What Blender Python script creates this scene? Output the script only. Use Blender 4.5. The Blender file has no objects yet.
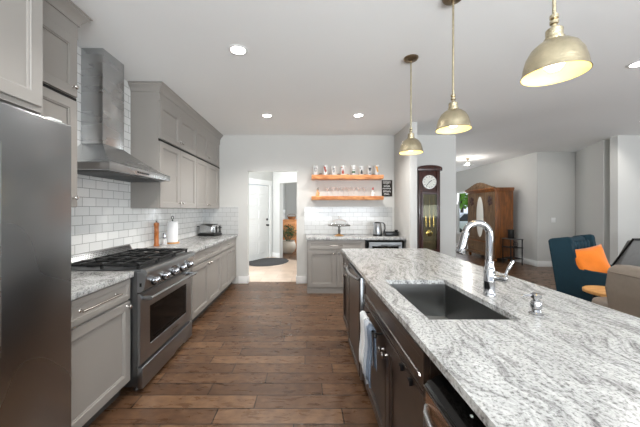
import bpy, bmesh, math, random
from mathutils import Vector, Matrix
random.seed(7)
PI = math.pi
C = bpy.context.scene.collection
sc = bpy.context.scene

# ------------------------------------------------------------------ camera
cam_d = bpy.data.cameras.new('camera'); cam_d.lens = 16.0; cam_d.sensor_width = 36.0
cam_d.shift_x = 13.0/640; cam_d.shift_y = -4.0/640; cam_d.clip_start = 0.05; cam_d.clip_end = 200
cam = bpy.data.objects.new('camera', cam_d); C.objects.link(cam)
cam.location = (0, 0, 1.37); cam.rotation_euler = (PI/2, 0, 0); sc.camera = cam

# ------------------------------------------------------------------ world, lights, exposure
sc.view_settings.view_transform = 'Standard'; sc.view_settings.look = 'None'
sc.view_settings.gamma = 1; sc.view_settings.use_curve_mapping = False
sc.view_settings.exposure = 0.10
W = bpy.data.worlds.new('World'); sc.world = W; W.use_nodes = True
wn = W.node_tree.nodes; wl = W.node_tree.links; wn.clear()
wo = wn.new('ShaderNodeOutputWorld'); wb = wn.new('ShaderNodeBackground')
wb.inputs['Color'].default_value = (0.80, 0.88, 1.0, 1); wb.inputs['Strength'].default_value = 1.2
wl.new(wb.outputs[0], wo.inputs[0])

def area(name, loc, rot, sx, sy, power, col=(1, 1, 1), spread=PI):
    d = bpy.data.lights.new(name, 'AREA'); d.shape = 'RECTANGLE'; d.size = sx; d.size_y = sy
    d.energy = power; d.color = col; d.spread = spread
    o = bpy.data.objects.new(name, d); o.location = loc; o.rotation_euler = rot; C.objects.link(o)
    return o
DAY = (0.90, 0.955, 1.0)
# daylight for unseen rear, living and side windows, tilted up to brighten the ceiling
area('daylight_rear_window', (1.2, -2.95, 1.3), (PI/2+1.22, 0, 0), 4.0, 1.6, 520, DAY)
area('daylight_living_window', (5.6, -2.95, 1.3), (PI/2+1.22, 0, 0), 3.0, 1.6, 85, DAY)
area('daylight_side_window', (8.4, 1.2, 1.3), (PI/2+0.45, 0, PI/2+0.35), 2.4, 1.6, 90, DAY)
area('daylight_far_window', (5.45, 10.05, 1.25), (PI/2+0.3, 0, PI/2), 0.9, 1.4, 20, DAY)
area('fill_far_left', (1.15, 7.6, 1.6), (PI/2, 0, -PI/2), 2.2, 1.6, 34, DAY)  # added fill for armoire front and alcove; this wall has no window
area('fill_hall', (-2.1, 6.0, 1.7), (PI/2, 0, -PI/2), 0.8, 1.6, 75, DAY)  # added fill to brighten the hall, no opening behind it
area('fill_den', (0.85, 9.2, 1.6), (PI/2, 0, PI/2), 1.2, 1.4, 45, DAY)  # added fill for the dark den and plant, no window here

# ------------------------------------------------------------------ materials
def newmat(name):
    m = bpy.data.materials.new(name); m.use_nodes = True
    n = m.node_tree.nodes; l = m.node_tree.links
    return m, n, l, n['Principled BSDF']
def srgb(r, g, b):
    f = lambda v: (v/255/12.92) if v/255 <= 0.04045 else ((v/255+0.055)/1.055)**2.4
    return (f(r), f(g), f(b), 1)
def N(n, t, **kw):
    x = n.new(t)
    for k, v in kw.items(): setattr(x, k, v)
    return x
def ramp(n, stops):
    r = n.new('ShaderNodeValToRGB'); e = r.color_ramp.elements
    while len(e) < len(stops): e.new(0.5)
    for i, (p, c) in enumerate(stops): e[i].position = p; e[i].color = c
    return r
def pos_map(n, l, scale=(1, 1, 1), world=True, rot=(0, 0, 0)):
    if world:
        g = n.new('ShaderNodeNewGeometry'); src = g.outputs['Position']
    else:
        g = n.new('ShaderNodeTexCoord'); src = g.outputs['Object']
    mp = n.new('ShaderNodeMapping'); mp.inputs['Scale'].default_value = scale
    mp.inputs['Rotation'].default_value = rot
    l.new(src, mp.inputs[0]); return mp.outputs[0]
def simple(name, col, rough=0.5, metal=0.0, noise=0.03, nscale=8, coat=0, bump=0.0, bscale=60, spec=0.5, trans=0, ior=1.45, sheen=0):
    m, n, l, b = newmat(name)
    b.inputs['Roughness'].default_value = rough; b.inputs['Metallic'].default_value = metal
    b.inputs['Coat Weight'].default_value = coat; b.inputs['Specular IOR Level'].default_value = spec
    b.inputs['Transmission Weight'].default_value = trans; b.inputs['IOR'].default_value = ior
    b.inputs['Sheen Weight'].default_value = sheen
    v = pos_map(n, l, world=False)
    t = N(n, 'ShaderNodeTexNoise'); t.inputs['Scale'].default_value = nscale; t.inputs['Detail'].default_value = 3
    l.new(v, t.inputs['Vector'])
    k = noise
    r = ramp(n, [(0.3, tuple(max(0, c*(1-k)) for c in col[:3])+(1,)), (0.7, tuple(min(1, c*(1+k)) for c in col[:3])+(1,))])
    l.new(t.outputs['Fac'], r.inputs[0]); l.new(r.outputs[0], b.inputs['Base Color'])
    if bump:
        t2 = N(n, 'ShaderNodeTexNoise'); t2.inputs['Scale'].default_value = bscale; l.new(v, t2.inputs['Vector'])
        bp = N(n, 'ShaderNodeBump'); bp.inputs['Strength'].default_value = bump; bp.inputs['Distance'].default_value = 0.01
        l.new(t2.outputs['Fac'], bp.inputs['Height']); l.new(bp.outputs[0], b.inputs['Normal'])
    return m
def steel(name, col, rough, scale, aniso=0.0):
    m, n, l, b = newmat(name)
    b.inputs['Metallic'].default_value = 1; b.inputs['Base Color'].default_value = col
    v = pos_map(n, l, scale=scale, world=False)
    t = N(n, 'ShaderNodeTexNoise'); t.inputs['Scale'].default_value = 1; t.inputs['Detail'].default_value = 2
    l.new(v, t.inputs['Vector'])
    r = ramp(n, [(0.3, (rough*0.85,)*3+(1,)), (0.7, (rough*1.15,)*3+(1,))])
    l.new(t.outputs['Fac'], r.inputs[0]); l.new(r.outputs[0], b.inputs['Roughness'])
    return m
def emis(name, col, s):
    m, n, l, b = newmat(name)
    b.inputs['Base Color'].default_value = col; b.inputs['Emission Color'].default_value = col
    b.inputs['Emission Strength'].default_value = s
    return m
def tile_mat(name, axis, k=1.0):
    m, n, l, b = newmat(name)
    g = n.new('ShaderNodeNewGeometry'); s = n.new('ShaderNodeSeparateXYZ'); l.new(g.outputs['Position'], s.inputs[0])
    c = n.new('ShaderNodeCombineXYZ'); l.new(s.outputs[axis], c.inputs[0])
    a = N(n, 'ShaderNodeMath', operation='SUBTRACT'); a.inputs[1].default_value = 0.916
    l.new(s.outputs['Z'], a.inputs[0]); l.new(a.outputs[0], c.inputs[1])
    br = n.new('ShaderNodeTexBrick'); l.new(c.outputs[0], br.inputs['Vector'])
    br.inputs['Scale'].default_value = 1; br.inputs['Brick Width'].default_value = 0.157; br.inputs['Row Height'].default_value = 0.080
    br.inputs['Mortar Size'].default_value = 0.0022; br.inputs['Mortar Smooth'].default_value = 0.15; br.inputs['Bias'].default_value = 0
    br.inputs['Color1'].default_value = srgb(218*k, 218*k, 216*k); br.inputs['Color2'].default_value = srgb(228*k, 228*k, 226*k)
    br.inputs['Mortar'].default_value = srgb(150, 150, 146)
    l.new(br.outputs['Color'], b.inputs['Base Color'])
    b.inputs['Roughness'].default_value = 0.16
    inv = N(n, 'ShaderNodeMath', operation='SUBTRACT'); inv.inputs[0].default_value = 1; l.new(br.outputs['Fac'], inv.inputs[1])
    t = n.new('ShaderNodeTexNoise'); t.inputs['Scale'].default_value = 9; l.new(g.outputs['Position'], t.inputs['Vector'])
    ad = N(n, 'ShaderNodeMath', operation='MULTIPLY_ADD'); l.new(t.outputs['Fac'], ad.inputs[0]); ad.inputs[1].default_value = 0.7
    l.new(inv.outputs[0], ad.inputs[2])
    bp = n.new('ShaderNodeBump'); bp.inputs['Strength'].default_value = 0.35; bp.inputs['Distance'].default_value = 0.004
    l.new(ad.outputs[0], bp.inputs['Height']); l.new(bp.outputs[0], b.inputs['Normal'])
    return m
def plank_mat(name, c_lo, c_mid, c_hi, bw=0.85, rh=0.142, rough=0.33, seed=0.0):
    m, n, l, b = newmat(name); b.inputs['Specular IOR Level'].default_value = 0.42
    g = n.new('ShaderNodeNewGeometry'); mp = n.new('ShaderNodeMapping'); l.new(g.outputs['Position'], mp.inputs[0])
    mp.inputs['Location'].default_value = (seed, 0.03, 0)
    # random length offset per row
    s = n.new('ShaderNodeSeparateXYZ'); l.new(mp.outputs[0], s.inputs[0])
    d = N(n, 'ShaderNodeMath', operation='DIVIDE'); l.new(s.outputs['Y'], d.inputs[0]); d.inputs[1].default_value = rh
    fl = N(n, 'ShaderNodeMath', operation='FLOOR'); l.new(d.outputs[0], fl.inputs[0])
    wn_ = N(n, 'ShaderNodeTexWhiteNoise', noise_dimensions='1D'); l.new(fl.outputs[0], wn_.inputs['W'])
    ax = N(n, 'ShaderNodeMath', operation='MULTIPLY_ADD'); l.new(wn_.outputs['Value'], ax.inputs[0]); ax.inputs[1].default_value = bw*0.9; l.new(s.outputs['X'], ax.inputs[2])
    c = n.new('ShaderNodeCombineXYZ'); l.new(ax.outputs[0], c.inputs[0]); l.new(s.outputs['Y'], c.inputs[1])
    br = n.new('ShaderNodeTexBrick'); l.new(c.outputs[0], br.inputs['Vector'])
    br.offset = 0.0; br.inputs['Scale'].default_value = 1
    br.inputs['Brick Width'].default_value = bw; br.inputs['Row Height'].default_value = rh
    br.inputs['Mortar Size'].default_value = 0.0046; br.inputs['Mortar Smooth'].default_value = 0.3
    br.inputs['Color1'].default_value = (0, 0, 0, 1); br.inputs['Color2'].default_value = (1, 1, 1, 1); br.inputs['Mortar'].default_value = (0.5, 0.5, 0.5, 1)
    mp2 = n.new('ShaderNodeMapping'); mp2.inputs['Scale'].default_value = (5, 17, 1); l.new(c.outputs[0], mp2.inputs[0])
    t = n.new('ShaderNodeTexNoise'); t.inputs['Scale'].default_value = 1.3; t.inputs['Detail'].default_value = 6; t.inputs['Roughness'].default_value = 0.65; t.inputs['Distortion'].default_value = 0.8
    l.new(mp2.outputs[0], t.inputs['Vector'])
    t3 = n.new('ShaderNodeTexNoise'); t3.inputs['Scale'].default_value = 14; t3.inputs['Detail'].default_value = 4; l.new(c.outputs[0], t3.inputs['Vector'])
    m1 = N(n, 'ShaderNodeMath', operation='MULTIPLY_ADD'); l.new(br.outputs['Color'], m1.inputs[0]); m1.inputs[1].default_value = 0.22
    m2 = N(n, 'ShaderNodeMath', operation='MULTIPLY'); l.new(t.outputs['Fac'], m2.inputs[0]); m2.inputs[1].default_value = 0.46; l.new(m2.outputs[0], m1.inputs[2])
    m3 = N(n, 'ShaderNodeMath', operation='MULTIPLY_ADD'); l.new(t3.outputs['Fac'], m3.inputs[0]); m3.inputs[1].default_value = 0.42; l.new(m1.outputs[0], m3.inputs[2])
    r = ramp(n, [(0.25, c_lo), (0.5, c_mid), (0.78, c_hi)]); l.new(m3.outputs[0], r.inputs[0])
    mx = N(n, 'ShaderNodeMix', data_type='RGBA'); l.new(br.outputs['Fac'], mx.inputs['Factor']); l.new(r.outputs[0], mx.inputs['A'])
    mx.inputs['B'].default_value = tuple(v*0.25 for v in c_lo[:3])+(1,)
    l.new(mx.outputs['Result'], b.inputs['Base Color'])
    rr = ramp(n, [(0.3, (rough*0.85,)*3+(1,)), (0.7, (rough*1.3,)*3+(1,))]); l.new(t.outputs['Fac'], rr.inputs[0]); l.new(rr.outputs[0], b.inputs['Roughness'])
    h = N(n, 'ShaderNodeMath', operation='MULTIPLY_ADD'); l.new(br.outputs['Fac'], h.inputs[0]); h.inputs[1].default_value = -1.5; l.new(t.outputs['Fac'], h.inputs[2])
    bp = n.new('ShaderNodeBump'); bp.inputs['Strength'].default_value = 0.3; bp.inputs['Distance'].default_value = 0.004
    l.new(h.outputs[0], bp.inputs['Height']); l.new(bp.outputs[0], b.inputs['Normal'])
    return m
def granite_mat(name, sx, sy, rotz=0.0):
    m, n, l, b = newmat(name)
    v = pos_map(n, l, scale=(1, 1, 1), rot=(0, 0, rotz))
    w = n.new('ShaderNodeTexNoise'); w.inputs['Scale'].default_value = 2.3; w.inputs['Detail'].default_value = 2; l.new(v, w.inputs['Vector'])
    mx = N(n, 'ShaderNodeMix', data_type='VECTOR'); mx.inputs['Factor'].default_value = 0.24
    l.new(v, mx.inputs['A']); l.new(w.outputs['Color'], mx.inputs['B'])
    mp = n.new('ShaderNodeMapping'); mp.inputs['Scale'].default_value = (sx, sy, 12); l.new(mx.outputs['Result'], mp.inputs[0])
    a = n.new('ShaderNodeTexNoise'); a.inputs['Scale'].default_value = 1; a.inputs['Detail'].default_value = 8; a.inputs['Roughness'].default_value = 0.72; a.inputs['Distortion'].default_value = 0.6
    l.new(mp.outputs[0], a.inputs['Vector'])
    r1 = ramp(n, [(0.28, srgb(100, 99, 99)), (0.40, srgb(152, 151, 150)), (0.49, srgb(188, 188, 186)), (0.60, srgb(205, 205, 203)), (0.8, srgb(214, 214, 212))])
    l.new(a.outputs['Fac'], r1.inputs[0])
    sp = n.new('ShaderNodeTexNoise'); sp.inputs['Scale'].default_value = 95; sp.inputs['Detail'].default_value = 3; sp.inputs['Roughness'].default_value = 0.7; l.new(v, sp.inputs['Vector'])
    r2 = ramp(n, [(0.36, (0.16, 0.155, 0.15, 1)), (0.47, (0.8, 0.8, 0.8, 1)), (0.6, (1, 1, 1, 1))]); l.new(sp.outputs['Fac'], r2.inputs[0])
    mu = N(n, 'ShaderNodeMix', data_type='RGBA', blend_type='MULTIPLY'); mu.inputs['Factor'].default_value = 0.75
    l.new(r1.outputs[0], mu.inputs['A']); l.new(r2.outputs[0], mu.inputs['B']); l.new(mu.outputs['Result'], b.inputs['Base Color'])
    b.inputs['Roughness'].default_value = 0.2; b.inputs['Specular IOR Level'].default_value = 0.3
    return m
def wood_mat(name, lo, hi, scale=(4, 4, 30), rough=0.4, coat=0.0, world=False):
    m, n, l, b = newmat(name)
    v = pos_map(n, l, scale=scale, world=world)
    t = n.new('ShaderNodeTexNoise'); t.inputs['Scale'].default_value = 1; t.inputs['Detail'].default_value = 5; t.inputs['Distortion'].default_value = 1.4; l.new(v, t.inputs['Vector'])
    r = ramp(n, [(0.32, lo), (0.68, hi)]); l.new(t.outputs['Fac'], r.inputs[0]); l.new(r.outputs[0], b.inputs['Base Color'])
    b.inputs['Roughness'].default_value = rough; b.inputs['Coat Weight'].default_value = coat
    return m
M = {}
M['wall'] = simple('wall_paint', srgb(206, 205, 201), 0.75, noise=0.012, nscale=1.2, bump=0.04, bscale=140)
M['ceil'] = simple('ceiling_paint', srgb(243, 244, 243), 0.85, noise=0.01, nscale=1.0, bump=0.05, bscale=90)
M['trim'] = simple('trim_white', srgb(238, 238, 236), 0.4, noise=0.01)
M['door'] = simple('door_white', srgb(232, 232, 230), 0.45, noise=0.01)
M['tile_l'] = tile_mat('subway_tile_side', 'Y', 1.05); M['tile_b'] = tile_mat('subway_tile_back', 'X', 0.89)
M['floor'] = plank_mat('oak_planks', srgb(52, 35, 24), srgb(92, 66, 47), srgb(130, 99, 73), rough=0.28)
M['hall_floor'] = None
M['granite'] = granite_mat('granite_island', 48, 7.0, 0.12)
M['granite_b'] = granite_mat('granite_counter', 30, 14.0, 0.3)
M['cab'] = simple('cabinet_grey_paint', srgb(150, 145, 139), 0.42, noise=0.015, nscale=3)
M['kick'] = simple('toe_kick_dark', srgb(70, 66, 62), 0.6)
M['esp'] = wood_mat('espresso_wood', srgb(34, 24, 18), srgb(56, 40, 31), (9, 3, 3), 0.30, 0.12)
M['steel'] = steel('stainless_brushed', (0.345, 0.355, 0.365, 1), 0.30, (1, 1, 6))
M['steel_h'] = steel('stainless_hood', (0.50, 0.505, 0.51, 1), 0.27, (1, 1, 6))
M['steel_f'] = steel('stainless_fridge', (0.32, 0.33, 0.34, 1), 0.27, (1, 1, 1))
M['steel_d'] = steel('stainless_dark', (0.20, 0.205, 0.21, 1), 0.34, (2, 2, 8))
M['sink'] = steel('sink_satin_steel', (0.27, 0.27, 0.265, 1), 0.34, (60, 60, 4))
M['chrome'] = simple('chrome', (0.46, 0.46, 0.47, 1), 0.05, 1.0, noise=0.0)
M['nickel'] = simple('satin_nickel', (0.62, 0.59, 0.56, 1), 0.24, 1.0, noise=0.02)
M['brass'] = simple('hammered_brass', srgb(196, 184, 156), 0.27, 1.0, noise=0.15, nscale=20, bump=0.3, bscale=150)
M['brass_d'] = simple('aged_brass', srgb(140, 122, 98), 0.28, 1.0, noise=0.1, nscale=20)
M['cream'] = simple('cream_enamel', srgb(246, 222, 150), 0.5, noise=0.01)
M['iron'] = simple('cast_iron', srgb(24, 24, 24), 0.5, bump=0.3, bscale=200)
M['black'] = simple('black_plastic', srgb(16, 16, 17), 0.3)
M['blackglass'] = simple('black_glass', srgb(10, 10, 10), 0.06, noise=0)
M['bulb'] = emis('bulb_glow', (1.0, 0.94, 0.82, 1), 9.0)
M['can'] = emis('downlight_glow', (1.0, 0.97, 0.92, 1), 18.0)
M['shelf'] = wood_mat('live_edge_cedar', srgb(186, 112, 64), srgb(230, 166, 110), (3, 26, 26), 0.45)
M['oak'] = wood_mat('armoire_oak', srgb(84, 62, 42), srgb(126, 98, 70), (14, 14, 2.2), 0.4)
M['oak_s'] = wood_mat('armoire_oak_red', srgb(96, 54, 20), srgb(146, 88, 38), (14, 14, 2.2), 0.35, 0.2)
M['mahog'] = wood_mat('mahogany', srgb(46, 22, 18), srgb(72, 36, 29), (14, 14, 2), 0.3, 0.3)
M['honey'] = wood_mat('honey_wood', srgb(190, 132, 70), srgb(222, 170, 108), (3, 20, 20), 0.45)
M['mill'] = wood_mat('cherry_wood', srgb(150, 78, 24), srgb(196, 116, 46), (8, 8, 3), 0.3, 0.4)
M['paper'] = simple('paper_white', srgb(240, 240, 240), 0.9, noise=0.01, bump=0.1, bscale=80)
M['teal'] = simple('teal_fabric', srgb(14, 46, 58), 0.9, noise=0.08, nscale=60, bump=0.2, bscale=300)
M['orange'] = simple('orange_velvet', srgb(232, 122, 22), 0.8, noise=0.05, nscale=12, bump=0.4, bscale=14, sheen=0.3)
M['leather'] = simple('taupe_leather', srgb(134, 122, 110), 0.45, noise=0.05, nscale=30, bump=0.15, bscale=120)
M['mat_rug'] = simple('doormat', srgb(62, 60, 60), 0.95, noise=0.12, nscale=60, bump=0.4, bscale=200)
M['pot'] = simple('stoneware_pot', srgb(204, 192, 176), 0.5, noise=0.06, nscale=5)
M['leaf'] = simple('plant_leaf', srgb(40, 84, 48), 0.5, noise=0.3, nscale=14)
M['leaf2'] = simple('tree_leaf', srgb(120, 165, 70), 0.7, noise=0.4, nscale=3)
M['grass'] = simple('lawn', srgb(140, 160, 100), 0.9, noise=0.2, nscale=2)
M['grey_fab'] = simple('grey_fabric', srgb(128, 127, 125), 0.9, noise=0.06, nscale=20, bump=0.2, bscale=90)
M['white_cl'] = simple('white_cloth', srgb(226, 228, 228), 0.95, noise=0.02, bump=0.3, bscale=60)
M['pale_cl'] = simple('pale_grey_cloth', srgb(186, 192, 200), 0.95, noise=0.02, bump=0.3, bscale=60)
M['blue_cl'] = simple('grey_blue_cloth', srgb(112, 124, 140), 0.95, noise=0.05, bump=0.3, bscale=60)
M['gasket'] = simple('dark_gap', srgb(20, 19, 18), 0.8)
M['dial'] = simple('dial_white', srgb(228, 226, 218), 0.5, noise=0.01)
M['gold'] = simple('polished_brass', srgb(206, 176, 112), 0.2, 1.0, noise=0.02)
M['mirror'] = simple('mirror_glass', (0.8, 0.78, 0.72, 1), 0.06, 1.0, noise=0)
M['mirror_s'] = simple('clock_back', srgb(112, 100, 84), 0.35, noise=0.05)
M['slate'] = simple('chalkboard', srgb(42, 38, 34), 0.7, noise=0.1)
M['plastic_w'] = simple('white_plastic', srgb(236, 236, 234), 0.35, noise=0)
M['car'] = simple('car_silver', srgb(210, 214, 220), 0.2, 0.2, noise=0)
M['rust'] = simple('terracotta_print', srgb(150, 60, 44), 0.6)
M['tan'] = simple('tan_ceramic', srgb(206, 158, 112), 0.5)
M['red'] = simple('red_print', srgb(176, 38, 40), 0.5)
M['yellow'] = simple('amber_print', srgb(214, 150, 60), 0.5)
M['pebble'] = simple('grey_stone', srgb(108, 106, 102), 0.6, noise=0.15, nscale=30)
M['bread'] = simple('wicker', srgb(140, 96, 60), 0.8, noise=0.3, nscale=50, bump=0.5, bscale=90)
M['art'] = simple('picture_print', srgb(140, 140, 142), 0.6, noise=0.35, nscale=6)
M['floor_reflection'] = simple('painted_floor_reflection', srgb(150, 112, 84), 0.25, 0.7)  # tan of the reflected floor, painted as a colour

def glass_mat(name, tint=(1, 1, 1, 1), gl=0.06, frost=0.0, gc=(1, 1, 1, 1)):
    m, n, l, b = newmat(name)
    tr = n.new('ShaderNodeBsdfTransparent'); tr.inputs[0].default_value = tint
    gs = n.new('ShaderNodeBsdfGlossy'); gs.inputs['Roughness'].default_value = 0.03; gs.inputs[0].default_value = gc
    fr = n.new('ShaderNodeLayerWeight'); fr.inputs['Blend'].default_value = 0.35
    mm = N(n, 'ShaderNodeMath', operation='MULTIPLY_ADD'); l.new(fr.outputs['Facing'], mm.inputs[0]); mm.inputs[1].default_value = 0.28; mm.inputs[2].default_value = gl
    mi = n.new('ShaderNodeMixShader'); l.new(mm.outputs[0], mi.inputs[0]); l.new(tr.outputs[0], mi.inputs[1]); l.new(gs.outputs[0], mi.inputs[2])
    last = mi.outputs[0]
    if frost:
        df = n.new('ShaderNodeBsdfDiffuse'); df.inputs[0].default_value = (0.85, 0.85, 0.84, 1)
        mj = n.new('ShaderNodeMixShader'); mj.inputs[0].default_value = frost; l.new(last, mj.inputs[1]); l.new(df.outputs[0], mj.inputs[2]); last = mj.outputs[0]
    out = n['Material Output']; l.new(last, out.inputs['Surface'])
    return m
M['glass'] = glass_mat('clear_glass'); M['frost'] = glass_mat('frosted_glass', frost=0.6)
M['stem'] = glass_mat('stemware_glass', gl=0.08, frost=0.12, gc=(0.85, 0.92, 1, 1))
M['clockglass'] = glass_mat('clock_glass', (0.85, 0.85, 0.78, 1), gl=0.05, gc=(0.35, 0.35, 0.28, 1))
M['ovenglass'] = simple('oven_window_glass', srgb(12, 11, 11), 0.10, noise=0, spec=0.12)

def hall_tile():
    m, n, l, b = newmat('hall_stone_tile')
    g = n.new('ShaderNodeNewGeometry')
    br = n.new('ShaderNodeTexBrick'); l.new(g.outputs['Position'], br.inputs['Vector'])
    br.inputs['Scale'].default_value = 1; br.inputs['Brick Width'].default_value = 0.6; br.inputs['Row Height'].default_value = 0.3
    br.inputs['Mortar Size'].default_value = 0.003; br.inputs['Color1'].default_value = srgb(196, 172, 152); br.inputs['Color2'].default_value = srgb(212, 192, 174); br.inputs['Mortar'].default_value = srgb(160, 142, 126)
    t = n.new('ShaderNodeTexNoise'); t.inputs['Scale'].default_value = 4; t.inputs['Detail'].default_value = 5; l.new(g.outputs['Position'], t.inputs['Vector'])
    r = ramp(n, [(0.3, (0.8, 0.78, 0.76, 1)), (0.7, (1, 1, 1, 1))]); l.new(t.outputs['Fac'], r.inputs[0])
    mu = N(n, 'ShaderNodeMix', data_type='RGBA', blend_type='MULTIPLY'); mu.inputs['Factor'].default_value = 1
    l.new(br.outputs['Color'], mu.inputs['A']); l.new(r.outputs[0], mu.inputs['B']); l.new(mu.outputs['Result'], b.inputs['Base Color'])
    b.inputs['Roughness'].default_value = 0.3
    return m
M['hall_floor'] = hall_tile()

# ------------------------------------------------------------------ mesh builder
class MB:
    def __init__(s, T=None):
        s.bm = bmesh.new(); s.T = T or Matrix()
    def _v(s, p): return s.bm.verts.new(s.T @ Vector(p))
    def _f(s, vs):
        try: return s.bm.faces.new(vs)
        except ValueError: return None
    def box(s, x0, x1, y0, y1, z0, z1, bev=0.0, seg=2):
        if x0 > x1: x0, x1 = x1, x0
        if y0 > y1: y0, y1 = y1, y0
        vs = [s._v((x, y, z)) for x in (x0, x1) for y in (y0, y1) for z in (z0, z1)]
        fs = [(0, 1, 3, 2), (4, 6, 7, 5), (0, 4, 5, 1), (2, 3, 7, 6), (0, 2, 6, 4), (1, 5, 7, 3)]
        F = [s._f([vs[i] for i in f]) for f in fs]
        if bev > 0:
            es = list({e for f in F for e in f.edges})
            bmesh.ops.bevel(s.bm, geom=es, offset=bev, segments=seg, affect='EDGES', profile=0.5)
        return s
    def loft(s, rings, caps=True, closed=True):
        R = [[s._v(p) for p in r] for r in rings]
        for a, b in zip(R, R[1:]):
            k = len(a)
            for i in range(k if closed else k-1):
                s._f([a[i], a[(i+1) % k], b[(i+1) % k], b[i]])
        if caps:
            s._f(R[0][::-1]); s._f(R[-1])
        return s
    def lathe(s, prof, c=(0, 0, 0), n=28, caps=True, axis='z'):
        rings = []
        for r, h in prof:
            r = max(r, 0.0004); ring = []
            for i in range(n):
                a = 2*PI*i/n; u, v = r*math.cos(a), r*math.sin(a)
                p = (u, v, h) if axis == 'z' else ((h, u, v) if axis == 'x' else (v, h, u))
                ring.append((c[0]+p[0], c[1]+p[1], c[2]+p[2]))
            rings.append(ring)
        return s.loft(rings, caps)
    def tube(s, pts, r, n=10, caps=True):
        pts = [Vector(p) for p in pts]; rr = r if isinstance(r, (list, tuple)) else [r]*len(pts)
        rings = []; up = None
        for i, p in enumerate(pts):
            t = (pts[min(i+1, len(pts)-1)]-pts[max(i-1, 0)]).normalized()
            if up is None:
                up = Vector((0, 0, 1)) if abs(t.z) < 0.9 else Vector((1, 0, 0))
            a = (up - t*up.dot(t)).normalized(); b = t.cross(a); up = a
            rings.append([p + a*rr[i]*math.cos(2*PI*k/n) + b*rr[i]*math.sin(2*PI*k/n) for k in range(n)])
        return s.loft(rings, caps)
    def prism(s, poly, d0, d1, plane='xz', bev=0.0):
        def P(a, b, d): return {'xz': (a, d, b), 'yz': (d, a, b), 'xy': (a, b, d)}[plane]
        n0 = len(s.bm.faces)
        A = [s._v(P(a, b, d0)) for a, b in poly]; B = [s._v(P(a, b, d1)) for a, b in poly]
        k = len(poly); F = [s._f(A[::-1]), s._f(B)]
        for i in range(k): F.append(s._f([A[i], A[(i+1) % k], B[(i+1) % k], B[i]]))
        if bev > 0:
            es = list({e for f in F if f for e in f.edges})
            bmesh.ops.bevel(s.bm, geom=es, offset=bev, segments=2, affect='EDGES', profile=0.5)
        return s
    def rects(s, rings, caps=True):
        """rings of (u0,u1,z0,z1,w): concentric rectangles in the u-z plane at height w (local axes u=x, w=y, z)"""
        return s.loft([[(a, w, c), (b, w, c), (b, w, d), (a, w, d)] for a, b, c, d, w in rings], caps)
    def sphere(s, c, r, seg=16, sc3=(1, 1, 1)):
        mt = s.T @ Matrix.Translation(c) @ Matrix.Diagonal((r*sc3[0], r*sc3[1], r*sc3[2], 1))
        bmesh.ops.create_uvsphere(s.bm, u_segments=seg, v_segments=max(6, seg//2), radius=1, matrix=mt); return s
ORG = {}
def worg(o): return ORG.get(o.name, Vector((0, 0, 0))) if o else Vector((0, 0, 0))
def build(name, mb, mat, parent=None, world=True, smooth=35, label=None, mats=None):
    me = bpy.data.meshes.new(name); bm = mb.bm
    bmesh.ops.recalc_face_normals(bm, faces=bm.faces)
    off = worg(parent) if (world and parent) else Vector((0, 0, 0))
    if off.length: bmesh.ops.translate(bm, verts=bm.verts, vec=-off)
    bm.to_mesh(me); bm.free()
    me.materials.append(M[mat] if isinstance(mat, str) else mat)
    if smooth: me.shade_smooth(); me.set_sharp_from_angle(angle=math.radians(smooth))
    o = bpy.data.objects.new(name, me); C.objects.link(o)
    if parent: o.parent = parent
    ORG[o.name] = off
    if label: o['label'] = label
    return o
def thing(name, label, cat, loc=(0, 0, 0), rz=0.0, group=None):
    o = bpy.data.objects.new(name, None); o.empty_display_size = 0.1; C.objects.link(o)
    o.location = loc; o.rotation_euler = (0, 0, rz); ORG[o.name] = Vector(loc)
    o['label'] = label; o['category'] = cat
    if group: o['group'] = group
    return o
def tag(o, label, cat, group=None):
    o['label'] = label; o['category'] = cat
    if group: o['group'] = group
    return o
def struct(name, mb, mat, smooth=35):
    o = build(name, mb, mat, None, smooth=smooth); o['kind'] = 'structure'; return o
def copy_tree(o, parent=None):
    c = o.copy(); C.objects.link(c); c.parent = parent
    for ch in [x for x in C.objects if x.parent == o]: copy_tree(ch, c)
    return c
def frame(origin, u, w):
    """local x=u, y=w(outward), z=up -> world"""
    u = Vector(u); w = Vector(w)
    return Matrix(((u.x, w.x, 0, origin[0]), (u.y, w.y, 0, origin[1]), (u.z, w.z, 1, origin[2]), (0, 0, 0, 1)))

H = 2.745      # ceiling
XW = -1.93     # left wall
YB = 5.27      # kitchen back wall
# ------------------------------------------------------------------ structure
struct('floor', MB().box(-3.2, 9.0, -3.2, YB+0.12, -0.1, 0).box(1.0, 9.0, YB+0.12, 12.2, -0.1, 0), 'floor', 0)
struct('floor_hall', MB().prism([(-3.0, YB+0.12), (1.0, YB+0.12), (1.0, 7.0), (0.05, 7.42), (-0.80, 8.06), (-1.05, 8.30), (-3.0, 8.3)], -0.1, 0.0, 'xy'), 'hall_floor', 0)
struct('floor_den', MB().prism([(1.0, 7.0), (1.0, 12.2), (-3.0, 12.2), (-3.0, 8.3), (-1.05, 8.30), (-0.80, 8.06), (0.05, 7.42)], -0.1, 0.0, 'xy'), 'floor', 0)
struct('ceiling', MB().box(-3.2, 9.0, -3.2, 12.2, H, H+0.1), 'ceil', 0)
struct('wall_left', MB().box(XW-0.12, XW, -3.0, YB, 0, H), 'wall', 0)
OX0, OX1, OZ = -1.10, -0.19, 2.083
wb_ = MB()
wb_.box(XW-0.12, OX0, YB, YB+0.12, 0, H).box(OX1, 2.76, YB, YB+0.12, 0, H).box(OX0, OX1, YB, YB+0.12, OZ, H)
struct('wall_back', wb_, 'wall', 0)
struct('wall_fin', MB().box(1.615, 1.735, 4.47, YB-0.001, 0, H, 0.008), 'wall')
struct('wall_living_back', MB().box(5.76, 8.6, YB, YB+0.14, 0, H), 'wall', 0)
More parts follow.
